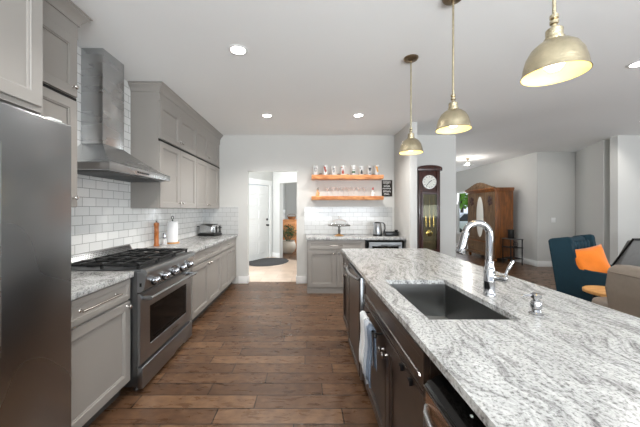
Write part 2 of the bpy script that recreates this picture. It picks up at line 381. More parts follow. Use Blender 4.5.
struct('wall_far_side', MB().prism([(5.52, 6.82), (5.66, 6.96), (5.66, 9.60), (5.52, 9.60)], 0, H, 'xy')
       .box(5.52, 5.66, 9.60, 10.55, 0, 0.48).box(5.52, 5.66, 9.60, 10.55, 2.01, H).box(5.52, 5.66, 10.55, 11.4, 0, H), 'wall', 0)
struct('wall_alcove', MB().box(5.525, 6.6, 6.82, 6.94, 0, H), 'wall', 0)
struct('wall_alcove_side', MB().prism([(6.43, 6.815), (5.86, 5.62), (6.0, 5.55), (6.6, 6.815)], 0, H, 'xy'), 'wall', 0)
struct('wall_far_back', MB().box(1.0, 5.66, 11.4, 11.5, 0, H), 'wall', 0)
struct('wall_far_left', MB().box(1.0, 1.1, YB+0.121, 11.4, 0, H), 'wall', 0)
# rear wall with two window openings, right wall with one
rw = MB(); rw.box(-2.05, -1.6, -3.12, -3.0, 0, H).box(3.5, 4.1, -3.12, -3.0, 0, H).box(7.2, 8.6, -3.12, -3.0, 0, H)
for a, b in ((-1.6, 3.5), (4.1, 7.2)): rw.box(a, b, -3.12, -3.0, 0, 0.5).box(a, b, -3.12, -3.0, 2.5, H)
struct('wall_rear', rw, 'wall', 0)
rr_ = MB(); rr_.box(8.5, 8.62, -3.0, 0.0, 0, H).box(8.5, 8.62, 3.6, YB, 0, H).box(8.5, 8.62, 0, 3.6, 0, 0.5).box(8.5, 8.62, 0, 3.6, 2.5, H)
struct('wall_right', rr_, 'wall', 0)
def window_bars(name, T, u0, u1, z0, z1, nu, depth=0.06, mid=False):
    mb = MB(T); w = 0.05
    mb.box(u0, u1, 0, depth, z0, z0+w).box(u0, u1, 0, depth, z1-w, z1)
    for i in range(nu+1):
        u = u0+(u1-u0-w)*i/nu; mb.box(u, u+w, 0, depth, z0+w, z1-w)
    if mid: mb.box(u0+w, u1-w, 0.005, depth-0.005, (z0+z1)/2-0.02, (z0+z1)/2+0.02)
    o = struct(name, mb, 'trim', 0)
    return o
window_bars('window_1', frame((0, -3.10, 0), (1, 0, 0), (0, 1, 0)), -1.6, 3.5, 0.5, 2.5, 4)
window_bars('window_2', frame((0, -3.10, 0), (1, 0, 0), (0, 1, 0)), 4.1, 7.2, 0.5, 2.5, 3)
window_bars('window_3', frame((8.53, 0, 0), (0, 1, 0), (1, 0, 0)), 0.0, 3.6, 0.5, 2.5, 3)
w4 = window_bars('window_4', frame((5.54, 0, 0), (0, 1, 0), (1, 0, 0)), 9.60, 10.55, 0.48, 2.01, 1)
# hall: angled door wall and angled opening wall
dd = Vector((0.532, 0.847, 0)); dn = Vector((0.847, -0.532, 0))
TD = frame((-1.506, 7.45, 0), dd, dn)
hw = MB(TD); hw.box(-1.7, -0.16, -0.12, 0, 0, H).box(0.82, 0.95, -0.12, 0, 0, H).box(-0.16, 0.82, -0.12, 0, 2.05, H)
struct('wall_hall_door', hw, 'wall', 0)
e2 = Vector((0.766, -0.643, 0)); n2 = Vector((-0.643, -0.766, 0))
P2 = Vector((-1.506, 7.45, 0)) + dd*0.93
T2 = frame((P2.x, P2.y, 0), e2, n2)
struct('wall_hall_opening', MB(T2).box(0.02, 0.31, -0.13, 0, 0, H).box(1.45, 1.75, -0.13, 0, 0, H).box(0.31, 1.45, -0.13, 0, 2.11, H), 'wall', 0)
struct('wall_hall_left', MB().box(-2.42, -2.30, YB+0.121, 6.2, 0, H), 'wall', 0)
struct('wall_hall_right', MB().box(0.26, 0.36, YB+0.121, 7.05, 0, H), 'wall', 0)
struct('wall_den_side', MB().box(-1.0, -0.90, 8.42, 12.0, 0, H), 'wall', 0)
struct('wall_den_back', MB().box(-0.9, 1.0, 12.0, 12.1, 0, H), 'wall', 0)
# front door slab (structure door) with panels
d1 = MB(TD)
d1.box(-0.13, 0.79, -0.05, -0.012, 0.012, 2.03)
o = struct('door_1', d1, 'door', 0)
mp_ = MB(TD)
for z0, z1 in ((0.16, 0.50), (0.62, 0.98), (1.10, 1.34), (1.46, 1.70), (1.78, 1.95)):
    for u0, u1 in ((-0.04, 0.28), (0.36, 0.70)):
        mp_.rects([(u0, u1, z0, z1, -0.0125), (u0+0.004, u1-0.004, z0+0.004, z1-0.004, -0.004), (u0+0.02, u1-0.02, z0+0.02, z1-0.02, -0.011), (u0+0.045, u1-0.045, z0+0.045, z1-0.045, -0.004)])
pp = build('door_panel', mp_, 'door', o, smooth=0)
kb = MB(TD); kb.lathe([(0.001, -0.010), (0.032, -0.010), (0.032, 0.0), (0.012, 0.004), (0.012, 0.03), (0.028, 0.04), (0.03, 0.055), (0.018, 0.066), (0.001, 0.068)], (0.71, 0, 0.93), 18, axis='y')
build('door_knob', kb, 'black', o, label='black round door knob')
db = MB(TD); db.lathe([(0.001, -0.010), (0.033, -0.010), (0.033, 0.008), (0.015, 0.02), (0.001, 0.022)], (0.71, 0, 1.09), 18, axis='y')
build('deadbolt', db, 'black', o, label='black deadbolt')
cs = MB(TD); cs.box(-0.25, -0.14, 0.0, 0.02, 0, 2.05).box(0.80, 0.89, 0.0, 0.02, 0, 2.05).box(-0.27, 0.91, 0.0, 0.028, 2.05, 2.19, 0.004)
struct('trim_1', cs, 'trim')
bb = MB()
def bboard(x0, x1, y0, y1): bb.box(x0, x1, y0, y1, 0, 0.137, 0.004)
bb1 = MB().box(-1.268, OX0+0.012, YB-0.015, YB, 0, 0.137, 0.004).box(OX0, OX0+0.013, YB-0.015, YB+0.12, 0, 0.137, 0.003)
struct('baseboard_back_left', bb1, 'trim')
struct('baseboard_back_middle', MB().box(OX1-0.012, -0.008, YB-0.015, YB, 0, 0.137, 0.004).box(OX1-0.013, OX1, YB-0.015, YB+0.12, 0, 0.137, 0.003), 'trim')
struct('baseboard_back_right', MB().box(1.737, 2.77, YB-0.015, YB, 0, 0.137, 0.004), 'trim')
struct('baseboard_far_side', MB().box(5.505, 5.52, 6.81, 11.4, 0, 0.137, 0.004), 'trim')
struct('baseboard_alcove', MB().box(5.505, 6.40, 6.805, 6.82, 0, 0.137, 0.004), 'trim')
struct('baseboard_living', MB().box(5.745, 8.5, YB-0.015, YB, 0, 0.137, 0.004).box(5.745, 5.76, YB-0.015, YB+0.14, 0, 0.137, 0.003), 'trim')
struct('baseboard_hall', MB(T2).box(0.02, 0.325, 0, 0.015, 0, 0.137, 0.004), 'trim')
struct('baseboard_fin', MB().box(1.737, 1.75, 4.46, YB-0.016, 0, 0.137, 0.003), 'trim')
# tiles
struct('wall_left_tile', MB().box(XW, XW+0.008, 1.46, YB, 0.917, 1.384).box(XW, XW+0.008, 2.002, 3.098, 1.384, H-0.002), 'tile_l', 0)
struct('wall_back_tile', MB().box(XW+0.008, -1.27, YB-0.008, YB, 0.917, 1.42, 0.001).box(-0.05, 1.58, YB-0.008, YB, 0.917, 1.42, 0.001), 'tile_b', 0)

# ------------------------------------------------------------------ cabinetry helpers
def door_geo(mb, u0, u1, z0, z1, t=0.02, fr=0.06, rec=0.015):
    mb.rects([(u0, u1, z0, z1, 0.0), (u0, u1, z0, z1, t-0.002), (u0+0.002, u1-0.002, z0+0.002, z1-0.002, t),
              (u0+fr, u1-fr, z0+fr, z1-fr, t), (u0+fr+0.003, u1-fr-0.003, z0+fr+0.003, z1-fr-0.003, t-0.005),
              (u0+fr+0.009, u1-fr-0.009, z0+fr+0.009, z1-fr-0.009, t-0.006), (u0+fr+0.011, u1-fr-0.011, z0+fr+0.011, z1-fr-0.011, t-rec)])
def knob_geo(mb, u, w, z, s=1.0):
    mb.lathe([(0.001, w), (0.009*s, w), (0.006*s, w+0.004), (0.0055*s, w+0.014), (0.015*s, w+0.020), (0.0165*s, w+0.026), (0.012*s, w+0.031), (0.001, w+0.032)], (u, 0, z), 16, axis='y')
def bar_geo(mb, u0, u1, w, z, r=0.0065):
    mb.tube([(u0, w+0.03, z), (u1, w+0.03, z)], r)
    for u in (u0+0.018, u1-0.018):
        mb.tube([(u, w, z), (u, w+0.03, z)], r*0.8)
        mb.lathe([(0.001, w), (r*1.7, w), (r*1.3, w+0.004), (0.001, w+0.004)], (u, 0, z), 12, axis='y')
def cab_door(T, parent, u0, u1, z0, z1, mat, knob=None, fr=0.06, kmat='nickel'):
    m = MB(T); door_geo(m, u0, u1, z0, z1, fr=fr); d = build('door', m, mat, parent, smooth=0)
    if knob:
        k = MB(T); knob_geo(k, knob[0], 0.02, knob[1]); build('knob', k, kmat, d)
    return d
def cab_drawer(T, parent, u0, u1, z0, z1, mat, handle=True, name='drawer', hl=None, fr=0.035):
    m = MB(T); door_geo(m, u0, u1, z0, z1, fr=fr, rec=0.007); d = build(name, m, mat, parent, smooth=0)
    if handle:
        c = (u0+u1)/2; h = (hl or min(0.22, (u1-u0)*0.45))/2
        k = MB(T); bar_geo(k, c-h, c+h, 0.02, (z0+z1)/2); build('handle', k, 'nickel', d)
    return d

# ---- left run lower cabinets (faces towards +X at X=-1.32, doors 2 cm)
FX = -1.322
TL = frame((FX, 0, 0), (0, 1, 0), (1, 0, 0))
def base_left(y0, y1, label, layout):
    t = thing('base_cabinet', label, 'cabinet', ((XW+FX)/2, (y0+y1)/2, 0))
    b = MB().box(XW+0.002, FX, y0+0.001, y1-0.001, 0.10, 0.872)
    build('body', b, 'cab', t, smooth=0)
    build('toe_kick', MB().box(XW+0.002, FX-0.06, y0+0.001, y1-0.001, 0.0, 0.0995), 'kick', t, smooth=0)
    layout(t); return t
def lay1(t):
    cab_drawer(TL, t, 1.475, 2.098, 0.715, 0.862, 'cab', hl=0.34)
    cab_door(TL, t, 1.475, 2.098, 0.112, 0.700, 'cab', (2.065, 0.665))
base_left(1.46, 2.106, 'grey base cabinet with long drawer pull between refrigerator and range', lay1)
def lay2(t):
    m = MB(TL); m.box(3.04, 3.20, 0.0, 0.004, 0.105, 0.868); build('filler_panel', m, 'cab', t, smooth=0)
    cab_drawer(TL, t, 3.235, 4.300, 0.722, 0.862, 'cab', hl=0.26)
    cab_door(TL, t, 3.235, 3.765, 0.112, 0.708, 'cab', (3.72, 0.665)); cab_door(TL, t, 3.770, 4.300, 0.112, 0.708, 'cab', (3.815, 0.665))
base_left(3.035, 4.31, 'grey base cabinet just beyond the range, one drawer over two doors', lay2)
def lay3(t):
    cab_drawer(TL, t, 4.322, 5.18, 0.722, 0.862, 'cab', hl=0.2)
    cab_door(TL, t, 4.322, 4.748, 0.112, 0.708, 'cab', (4.71, 0.665)); cab_door(TL, t, 4.754, 5.18, 0.112, 0.708, 'cab', (4.79, 0.665))
    build('filler_panel', MB(TL).box(5.19, 5.26, 0.0, 0.012, 0.105, 0.868), 'cab', t, smooth=0)
base_left(4.312, YB-0.002, 'grey base cabinet at the far corner beneath the toaster', lay3)
def counter(name, mb, label, mat='granite_b'):
    return tag(build(name, mb, mat, None, smooth=40), label, 'countertop')
counter('countertop', MB().box(XW+0.009, -1.278, 1.462, 2.104, 0.873, 0.915, 0.005), 'short granite countertop between refrigerator and range')
counter('countertop', MB().box(XW+0.009, -1.278, 3.037, YB-0.009, 0.873, 0.915, 0.005), 'granite countertop along left wall beyond the range')

# ---- back run
FYB = 4.647
TB = frame((0, FYB, 0), (1, 0, 0), (0, -1, 0))
t = thing('base_cabinet', 'grey base cabinet under the cake stand on the back wall', 'cabinet', (0.475, 4.95, 0))
build('body', MB().box(0.0, 0.95, FYB, YB-0.002, 0.05, 0.872), 'cab', t, smooth=0)
build('toe_kick', MB().box(0.0, 0.95, FYB-0.008, YB-0.01, 0.0, 0.085, 0.003), 'cab', t, smooth=0)
cab_drawer(TB, t, 0.015, 0.935, 0.722, 0.860, 'cab', hl=0.22)
cab_door(TB, t, 0.015, 0.472, 0.105, 0.708, 'cab', (0.437, 0.655)); cab_door(TB, t, 0.478, 0.935, 0.105, 0.708, 'cab', (0.513, 0.655))
counter('countertop', MB().box(-0.018, 1.612, 4.615, YB-0.009, 0.873, 0.915, 0.005), 'granite countertop on the back wall below the wooden shelves')
t = thing('beverage_cooler', 'stainless beverage cooler built in under the back counter', 'cooler', (1.27, 4.95, 0))
build('body', MB().box(0.965, 1.585, FYB+0.03, YB-0.01, 0.0, 0.868), 'gasket', t, smooth=0)
m = MB(TB); m.rects([(1.01, 1.545, 0.11, 0.835, -0.025), (1.01, 1.545, 0.11, 0.835, 0.02), (1.06, 1.495, 0.16, 0.775, 0.02), (1.062, 1.493, 0.162, 0.773, 0.012)])
dr = build('door', m, 'steel', t, smooth=0)
build('door_glass', MB(TB).box(1.063, 1.492, 0.012, 0.014, 0.163, 0.772), 'blackglass', dr, smooth=0)
k = MB(TB); k.tube([(1.20, 0.05, 0.79), (1.52, 0.05, 0.79)], 0.009).tube([(1.23, 0.02, 0.79), (1.23, 0.05, 0.79)], 0.006).tube([(1.49, 0.02, 0.79), (1.49, 0.05, 0.79)], 0.006)
build('handle', k, 'steel_d', dr)

# ---- upper cabinets
UX = -1.622
TU = frame((UX, 0, 0), (0, 1, 0), (1, 0, 0))
def crown(mb, x0, x1, y0, y1, near=True, far=False, zb=2.655, zt=2.742):
    """crown moulding: front along Y at x1 (+returns)"""
    prof = [(0.0, zb), (0.008, zb), (0.010, zb+0.012), (0.018, zb+0.03), (0.036, zb+0.052), (0.050, zb+0.062), (0.050, zt-0.012), (0.060, zt-0.008), (0.060, zt), (0.0, zt)]
    ring = lambda y, k: [(x1+p*1.0, y+k*p, z) for p, z in prof]
    mb.loft([ring(y0, -1 if near else 0), ring(y1, 1 if far else 0)])
    if near: mb.loft([[(x1+p, y0-p, z) for p, z in prof], [(x0, y0-p, z) for p, z in prof]])
    if far: mb.loft([[(x1+p, y1+p, z) for p, z in prof], [(x0, y1+p, z) for p, z in prof]])
def upper(y0, y1, label, pairs, near, far):
    t = thing('wall_cabinet', label, 'cabinet', ((XW+UX)/2, (y0+y1)/2, 1.385))
    build('body', MB().box(XW+0.002, UX, y0, y1, 1.385, 2.735), 'cab', t, smooth=0)
    m = MB(); crown(m, XW+0.01, UX+0.012, y0, y1, near, far); build('crown_moulding', m, 'cab', t, smooth=25)
    build('frieze', MB(TU).box(y0, y1, 0.0, 0.012, 2.56, 2.735), 'cab', t, smooth=0)
    build('shadow_gap', MB(TU).box(y0+0.002, y1-0.002, 0.0, 0.003, 2.122, 2.146), 'gasket', t, smooth=0)
    for a, b, side in pairs:
        ku = b-0.035 if side > 0 else a+0.035
        cab_door(TU, t, a, b, 1.388, 2.120, 'cab', (ku, 1.45)); cab_door(TU, t, a, b, 2.150, 2.555, 'cab', (ku, 2.21))
    return t
upper(3.10, YB-0.002, 'tall grey wall cabinets with crown moulding right of the hood', [(3.108, 3.596, 1), (3.602, 4.120, -1), (4.132, 4.60, 1), (4.606, 5.125, -1)], True, False)
upper(1.46, 2.0, 'grey wall cabinet squeezed between refrigerator and chimney hood', [(1.50, 1.985, 1)], False, True)

# ---- fridge + enclosure
t = thing('refrigerator_surround_cabinet', 'deep grey cabinet above the refrigerator with side panel', 'cabinet', (-1.65, 1.0, 0))
build('body', MB().box(XW+0.002, -1.352, 0.42, 1.455, 1.86, 2.735), 'cab', t, smooth=0)
build('side_panel', MB().box(XW+0.002, -1.353, 1.445, 1.4585, 0.0, 1.859), 'cab', t, smooth=0)
TF = frame((-1.352, 0, 0), (0, 1, 0), (1, 0, 0))
cab_door(TF, t, 0.43, 0.925, 1.885, 2.60, 'cab'); cab_door(TF, t, 0.93, 1.435, 1.885, 2.60, 'cab')
m = MB(); crown(m, XW+0.01, -1.352, 0.42, 1.456, True, False); build('crown_moulding', m, 'cab', t, smooth=25)
t = thing('refrigerator', 'large stainless steel refrigerator at the left edge', 'refrigerator', (-1.56, 0.98, 0))
build('body', MB().box(XW+0.01, -1.30, 0.555, 1.440, 0.02, 1.79, 0.004), 'steel_d', t)
for y0, y1 in ((0.556, 0.994), (1.000, 1.455)):
    d_ = build('door', MB().box(-1.292, -1.20, y0, y1, 0.10, 1.798, 0.010, 3), 'steel_f', t)
    yy = y1-0.05 if y0 < 0.6 else y0+0.05
    if y0 < 0.6:
        build('handle', MB().tube([(-1.20, yy, 0.80), (-1.145, yy, 0.82), (-1.145, yy, 1.62), (-1.20, yy, 1.64)], 0.011), 'steel', d_)
    else:
        build('handle', MB().tube([(-1.20, yy, 0.80), (-1.145, yy, 0.82), (-1.145, yy, 1.62), (-1.20, yy, 1.64)], 0.011), 'steel', d_)
build('base_grille', MB().box(-1.30, -1.24, 0.556, 1.455, 0.021, 0.095, 0.003), 'steel_d', t)
build('hinge_cover', MB().box(-1.33, -1.23, 1.36, 1.43, 1.799, 1.815, 0.004), 'plastic_w', t)

# ---- range hood
t = thing('range_hood', 'stainless chimney range hood above the gas range', 'range hood', (-1.75, 2.57, 1.67))
Y0, Y1 = 2.13, 3.072; CY0, CY1 = 2.416, 2.70; CX = -1.735; XT = XW+0.01
XF = -1.478
def canopy_ring(s_):
    # s_: 0 at band top, 1 at the chimney; concave slope
    k = s_; z = 1.728 + (1.93-1.728)*(k**1.25)
    x = XF + (CX-XF)*k; a = Y0 + (CY0-Y0)*k; b = Y1 + (CY1-Y1)*k
    return [(XT, a, z), (x, a, z), (x, b, z), (XT, b, z)]
m = MB(); m.loft([canopy_ring(i/10) for i in range(11)]); build('canopy', m, 'steel_h', t, smooth=30)
m = MB(); m.box(XT, XF, Y0, Y1, 1.672, 1.7275, 0.003); build('control_band', m, 'steel_h', t)
m = MB(); m.box(XF-0.001, XF+0.003, 2.48, 2.66, 1.688, 1.704, 0.001); cp = build('control_strip', m, 'black', t)
m = MB()
for i in range(5): m.box(XF+0.003, XF+0.0045, 2.495+i*0.033, 2.513+i*0.033, 1.691, 1.701)
build('button', m, 'steel_d', cp, smooth=0)
m = MB(); m.box(XT, CX, CY0, CY1, 1.93, H-0.002, 0.003); build('chimney', m, 'steel_h', t)
m = MB()
for i in range(3):
    a = Y0+0.05+i*0.285; m.box(XT+0.04, XF-0.04, a, a+0.27, 1.662, 1.6715, 0.003)
    for j in range(10): m.box(XT+0.05, XF-0.05, a+0.012+j*0.025, a+0.022+j*0.025, 1.658, 1.662)
build('baffle_filter', m, 'steel_d', t)

# ---- gas range
RY0, RY1 = 2.112, 3.030
t = thing('gas_range', 'stainless gas range with black grates and five knobs', 'range', (-1.57, 2.57, 0))
build('body', MB().box(XT+0.02, -1.262, RY0, RY1, 0.05, 0.905), 'steel_d', t, smooth=0)
for x in (-1.80, -1.30):
    for y in (RY0+0.06, RY1-0.06): build('foot', MB().lathe([(0.022, 0), (0.022, 0.01), (0.014, 0.012), (0.014, 0.0495)], (x, y, 0), 14), 'steel_d', t)
m = MB(); m.box(XT+0.02, -1.235, RY0+0.001, RY1-0.001, 0.906, 0.921, 0.003); build('cooktop', m, 'steel_d', t)
# bullnose + control panel profile in xz
prof = [(-1.261, 0.752), (-1.238, 0.752), (-1.212, 0.775), (-1.196, 0.858), (-1.190, 0.880), (-1.190, 0.905), (-1.196, 0.918), (-1.210, 0.924), (-1.234, 0.924), (-1.234, 0.906), (-1.261, 0.904)]
m = MB(); m.prism(prof, RY0, RY1, 'xz'); cpn = build('control_panel', m, 'steel', t, smooth=28)
build('side_label', MB().box(-1.243, -1.228, RY0-0.0015, RY0-0.0002, 0.795, 0.822), 'black', cpn, smooth=0)
for y in (2.235, 2.40, 2.565, 2.73, 2.885):
    T_ = Matrix.Translation((-1.206, y, 0.812)) @ Matrix.Rotation(math.radians(-10.5), 4, 'Y')
    m = MB(T_); m.lathe([(0.001, 0.0), (0.038, 0.0), (0.038, 0.006), (0.031, 0.009), (0.001, 0.009)], (0, 0, 0), 26, axis='x')
    kn = build('knob_bezel', m, 'black', t)
    m = MB(T_); m.lathe([(0.001, 0.009), (0.029, 0.009), (0.027, 0.036), (0.023, 0.043), (0.001, 0.044)], (0, 0, 0), 24, axis='x').box(0.04, 0.056, -0.006, 0.006, -0.021, 0.021, 0.002)
    build('knob', m, 'chrome', kn)
# oven door
DX = -1.240
TR = frame((DX-0.02, 0, 0), (0, 1, 0), (1, 0, 0))
m = MB(TR); m.rects([(RY0+0.004, RY1-0.004, 0.205, 0.738, -0.001), (RY0+0.004, RY1-0.004, 0.205, 0.738, 0.016), (RY0+0.008, RY1-0.008, 0.209, 0.734, 0.02),
                    (2.246, 2.929, 0.310, 0.612, 0.02), (2.250, 2.925, 0.314, 0.608, 0.014)])
od = build('oven_door', m, 'steel', t, smooth=0)
build('oven_window', MB(TR).rects([(2.2505, 2.9245, 0.3145, 0.6075, 0.0145), (2.2505, 2.9245, 0.3145, 0.6075, 0.0185), (2.30, 2.875, 0.345, 0.58, 0.0185), (2.305, 2.87, 0.35, 0.575, 0.016)]), 'ovenglass', od, smooth=0)
m = MB(); hx, hz = -1.172, 0.703
m.tube([(hx, RY0+0.02, hz), (hx, RY1-0.02, hz)], 0.0135, 14)
for y in (RY0+0.045, RY1-0.045): m.box(DX-0.001, hx+0.006, y-0.014, y+0.014, hz-0.018, hz+0.012, 0.004)
build('oven_handle', m, 'steel', od)
build('kick_panel', MB().box(-1.262, -1.222, RY0+0.002, RY1-0.002, 0.035, 0.19, 0.004), 'steel', t)
# back guard: slanted vent with punched holes
m = MB(); m.prism([(XT+0.002, 0.92), (XT+0.002, 0.992), (-1.888, 1.000), (-1.842, 0.925), (-1.842, 0.922)], RY0, RY1, 'xz', 0.002); bg = build('vent_trim', m, 'steel', t)
m = MB(); sl = Vector((0.046, 0, -0.075)).normalized()
Tn = lambda a, y: Vector((-1.888, y, 1.000)) + sl*a + Vector((0.075, 0, 0.046)).normalized()*0.0007
for i in range(48):
    for j in range(4):
        y = RY0+0.022+i*0.0183+(0.009 if j % 2 else 0); c = Tn(0.018+j*0.016, y)
        a = sl*0.0075; b = Vector((0, 0.0062, 0))
        vs = [m._v(c-a), m._v(c+b), m._v(c+a), m._v(c-b)]; m._f(vs)
build('vent_holes', m, 'gasket', bg, smooth=0)
# burners and grates
gx0, gx1 = -1.805, -1.262
for i in range(3):
    a = RY0+0.02+i*0.294; b = a+0.286
    for cx in ((-1.69, -1.40) if i != 1 else (-1.545,)):
        r_ = 0.05 if i != 1 else 0.062
        m = MB().lathe([(0.001, 0.9215), (r_*1.25, 0.9215), (r_*1.25, 0.926), (r_*0.9, 0.932), (r_*0.9, 0.94), (r_*0.7, 0.946), (0.001, 0.947)], (cx, (a+b)/2, 0), 20)
        build('burner', m, 'black', t)
    m = MB(); zt = 0.964; h = 0.015; w = 0.0075
    def bar(xa, ya, xb, yb, z0=zt-h, z1=zt):
        if abs(xa-xb) > abs(ya-yb): m.box(xa, xb, ya-w, ya+w, z0, z1, 0.002, 1)
        else: m.box(xa-w, xa+w, ya, yb, z0, z1, 0.002, 1)
    cy = (a+b)/2
    bar(gx0, a+w, gx1, a+w, zt-0.022, zt-0.004); bar(gx0, b-w, gx1, b-w, zt-0.022, zt-0.004)
    bar(gx0+w, a, gx0+w, b, zt-0.022, zt-0.004); bar(gx1-w, a, gx1-w, b, zt-0.022, zt-0.004); bar(-1.545, a, -1.545, b, zt-0.022, zt-0.004)
    bar(gx0, cy, gx1, cy)
    for cx in (-1.69, -1.40): bar(cx, a, cx, b)
    for fx in (gx0+0.01, -1.545, gx1-0.01):
        for fy in (a+0.01, b-0.01): m.box(fx-0.009, fx+0.009, fy-0.009, fy+0.009, 0.9215, zt-0.006, 0.002, 1)
    build('grate', m, 'iron', t)

# ------------------------------------------------------------------ island
IX = 0.435            # cabinet carcass face plane (towards -X)
TI = frame((IX, 0, 0), (0, 1, 0), (-1, 0, 0))
CT0, CT1 = 0.889, 0.915
m = MB()
# slab with sink cutout built from a grid of quads so the surface stays one piece
sx0, sx1, sy0, sy1 = 0.505, 0.890, 1.176, 1.835
xs = [0.397, sx0, sx1, 1.395]; ys = [0.02, sy0, sy1, 3.32]
def slab_cut(m, xs, ys, z0, z1, hole=(1, 1), bev=0.006):
    V = {}
    for k, z in enumerate((z0, z1)):
        for i, x in enumerate(xs):
            for j, y in enumerate(ys): V[i, j, k] = m._v((x, y, z))
    for i in range(3):
        for j in range(3):
            if (i, j) == hole: continue
            m._f([V[i, j, 1], V[i+1, j, 1], V[i+1, j+1, 1], V[i, j+1, 1]]); m._f([V[i, j, 0], V[i, j+1, 0], V[i+1, j+1, 0], V[i+1, j, 0]])
            for (a, b), (di, dj) in ((((i, j), (i+1, j)), (0, -1)), (((i+1, j), (i+1, j+1)), (1, 0)), (((i+1, j+1), (i, j+1)), (0, 1)), (((i, j+1), (i, j)), (-1, 0))):
                ni, nj = i+di, j+dj
                if ni < 0 or nj < 0 or ni > 2 or nj > 2 or (ni, nj) == hole:
                    m._f([V[a[0], a[1], 0], V[b[0], b[1], 0], V[b[0], b[1], 1], V[a[0], a[1], 1]])
    es = [e for e in m.bm.edges if len(e.link_faces) == 2 and e.calc_face_angle(0) > 1.0]
    bmesh.ops.bevel(m.bm, geom=es, offset=bev, segments=2, affect='EDGES', profile=0.5)
slab_cut(m, xs, ys, CT0, CT1)
tag(build('island_countertop', m, 'granite', None, smooth=40), 'large veined granite island countertop with sink cutout', 'countertop')

t = thing('kitchen_sink', 'undermount stainless single bowl sink set in the island', 'sink', ((sx0+sx1)/2, (sy0+sy1)/2, 0.65))
def rrect(x0, x1, y0, y1, r, z, n=5):
    pts = []
    for cx, cy, a0 in ((x1-r, y1-r, 0), (x0+r, y1-r, 90), (x0+r, y0+r, 180), (x1-r, y0+r, 270)):
        for i in range(n+1):
            a = math.radians(a0+90*i/n); pts.append((cx+r*math.cos(a), cy+r*math.sin(a), z))
    return pts
e = 0.004; dz = 0.66
m = MB(); m.loft([rrect(sx0-e-0.012, sx1+e+0.012, sy0-e-0.012, sy1+e+0.012, 0.02, CT0-0.003), rrect(sx0-e, sx1+e, sy0-e, sy1+e, 0.014, CT0-0.0015), rrect(sx0-e, sx1+e, sy0-e, sy1+e, 0.014, dz+0.02),
                  rrect(sx0+0.012, sx1-0.012, sy0+0.012, sy1-0.012, 0.012, dz+0.003), rrect((sx0+sx1)/2-0.04, (sx0+sx1)/2+0.04, (sy0+sy1)/2-0.04, (sy0+sy1)/2+0.04, 0.03, dz)], caps=False)
m._f([v for v in m.bm.verts][-24:])
o = build('basin', m, 'sink', t, smooth=40)
mod = o.modifiers.new('Solidify', 'SOLIDIFY'); mod.thickness = 0.0015; mod.offset = 0
m = MB().lathe([(0.001, dz+0.004), (0.03, dz+0.003), (0.044, dz+0.005), (0.046, dz+0.002), (0.001, dz+0.001)], ((sx0+sx1)/2, (sy0+sy1)/2, 0), 24)
build('drain', m, 'chrome', t)

IXb = 1.10           # back of the island carcass (overhang on the seating side)
def isl_cab(y0, y1, label, zt=CT0-0.001, hollow=False):
    t = thing('island_cabinet', label, 'cabinet', (0.75, (y0+y1)/2, 0))
    m = MB()
    if hollow:
        m.box(IX, IX+0.02, y0, y1, 0.1, zt).box(IXb-0.02, IXb, y0, y1, 0.1, zt).box(IX+0.02, IXb-0.02, y0, y0+0.02, 0.1, zt).box(IX+0.02, IXb-0.02, y1-0.02, y1, 0.1, zt).box(IX+0.02, IXb-0.02, y0+0.02, y1-0.02, 0.1, 0.12)
    else: m.box(IX, IXb, y0, y1, 0.1, zt)
    build('body', m, 'esp', t, smooth=0)
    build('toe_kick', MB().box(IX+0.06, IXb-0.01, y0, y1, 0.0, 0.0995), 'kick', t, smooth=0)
    return t
t = isl_cab(2.735, 3.29, 'narrow espresso island cabinet at the far end')
cab_drawer(TI, t, 2.75, 3.275, 0.722, 0.855, 'esp', handle=False)
k = MB(TI); knob_geo(k, 3.05, 0.02, 0.79); build('knob', k, 'nickel', [x for x in C.objects if x.parent == t][-1])
cab_door(TI, t, 2.75, 3.275, 0.112, 0.708, 'esp', (3.05, 0.665))
# far dishwasher
def dishwasher(y0, y1, label, w, ztop, open_gap=False):
    t = thing('dishwasher', label, 'dishwasher', (0.75, (y0+y1)/2, 0))
    build('body', MB().box(IX+0.012, IXb-0.03, y0+0.004, y1-0.004, 0.02, 0.862 if not open_gap else 0.84), 'gasket', t, smooth=0)
    return t
t = dishwasher(2.105, 2.725, 'espresso panelled dishwasher with stainless edge and bowed handle', 0.03, 0.864)
d_ = build('door', MB(TI).box(2.112, 2.718, -0.008, 0.038, 0.10, 0.860, 0.004), 'steel', t)
m = MB(TI); door_geo(m, 2.135, 2.716, 0.112, 0.856, t=0.006, fr=0.05, rec=0.004)
for v in m.bm.verts: v.co.x -= 0.0385
build('door_panel', m, 'esp', d_, smooth=0)
pts = []
for i in range(17):
    s_ = i/16; y = 2.69-0.53*s_; pts.append((IX-0.040-0.042*math.sin(PI*s_)**0.7, y, 0.835))
build('handle', MB().tube(pts, 0.011, 12), 'steel', d_)
# sink base
t = isl_cab(1.000, 2.095, 'espresso sink base cabinet with false drawer front', hollow=True)
cab_drawer(TI, t, 1.012, 2.083, 0.728, 0.862, 'esp', handle=False, name='false_drawer_front', fr=0.03)
build('moulding', MB(TI).box(1.012, 2.085, 0.0, 0.016, 0.703, 0.711, 0.003).box(1.012, 2.085, 0.0, 0.024, 0.7115, 0.725, 0.003), 'esp', t)
cab_door(TI, t, 1.512, 2.083, 0.112, 0.700, 'esp', (1.54, 0.615)); cab_door(TI, t, 1.012, 1.506, 0.112, 0.700, 'esp', (1.475, 0.615))
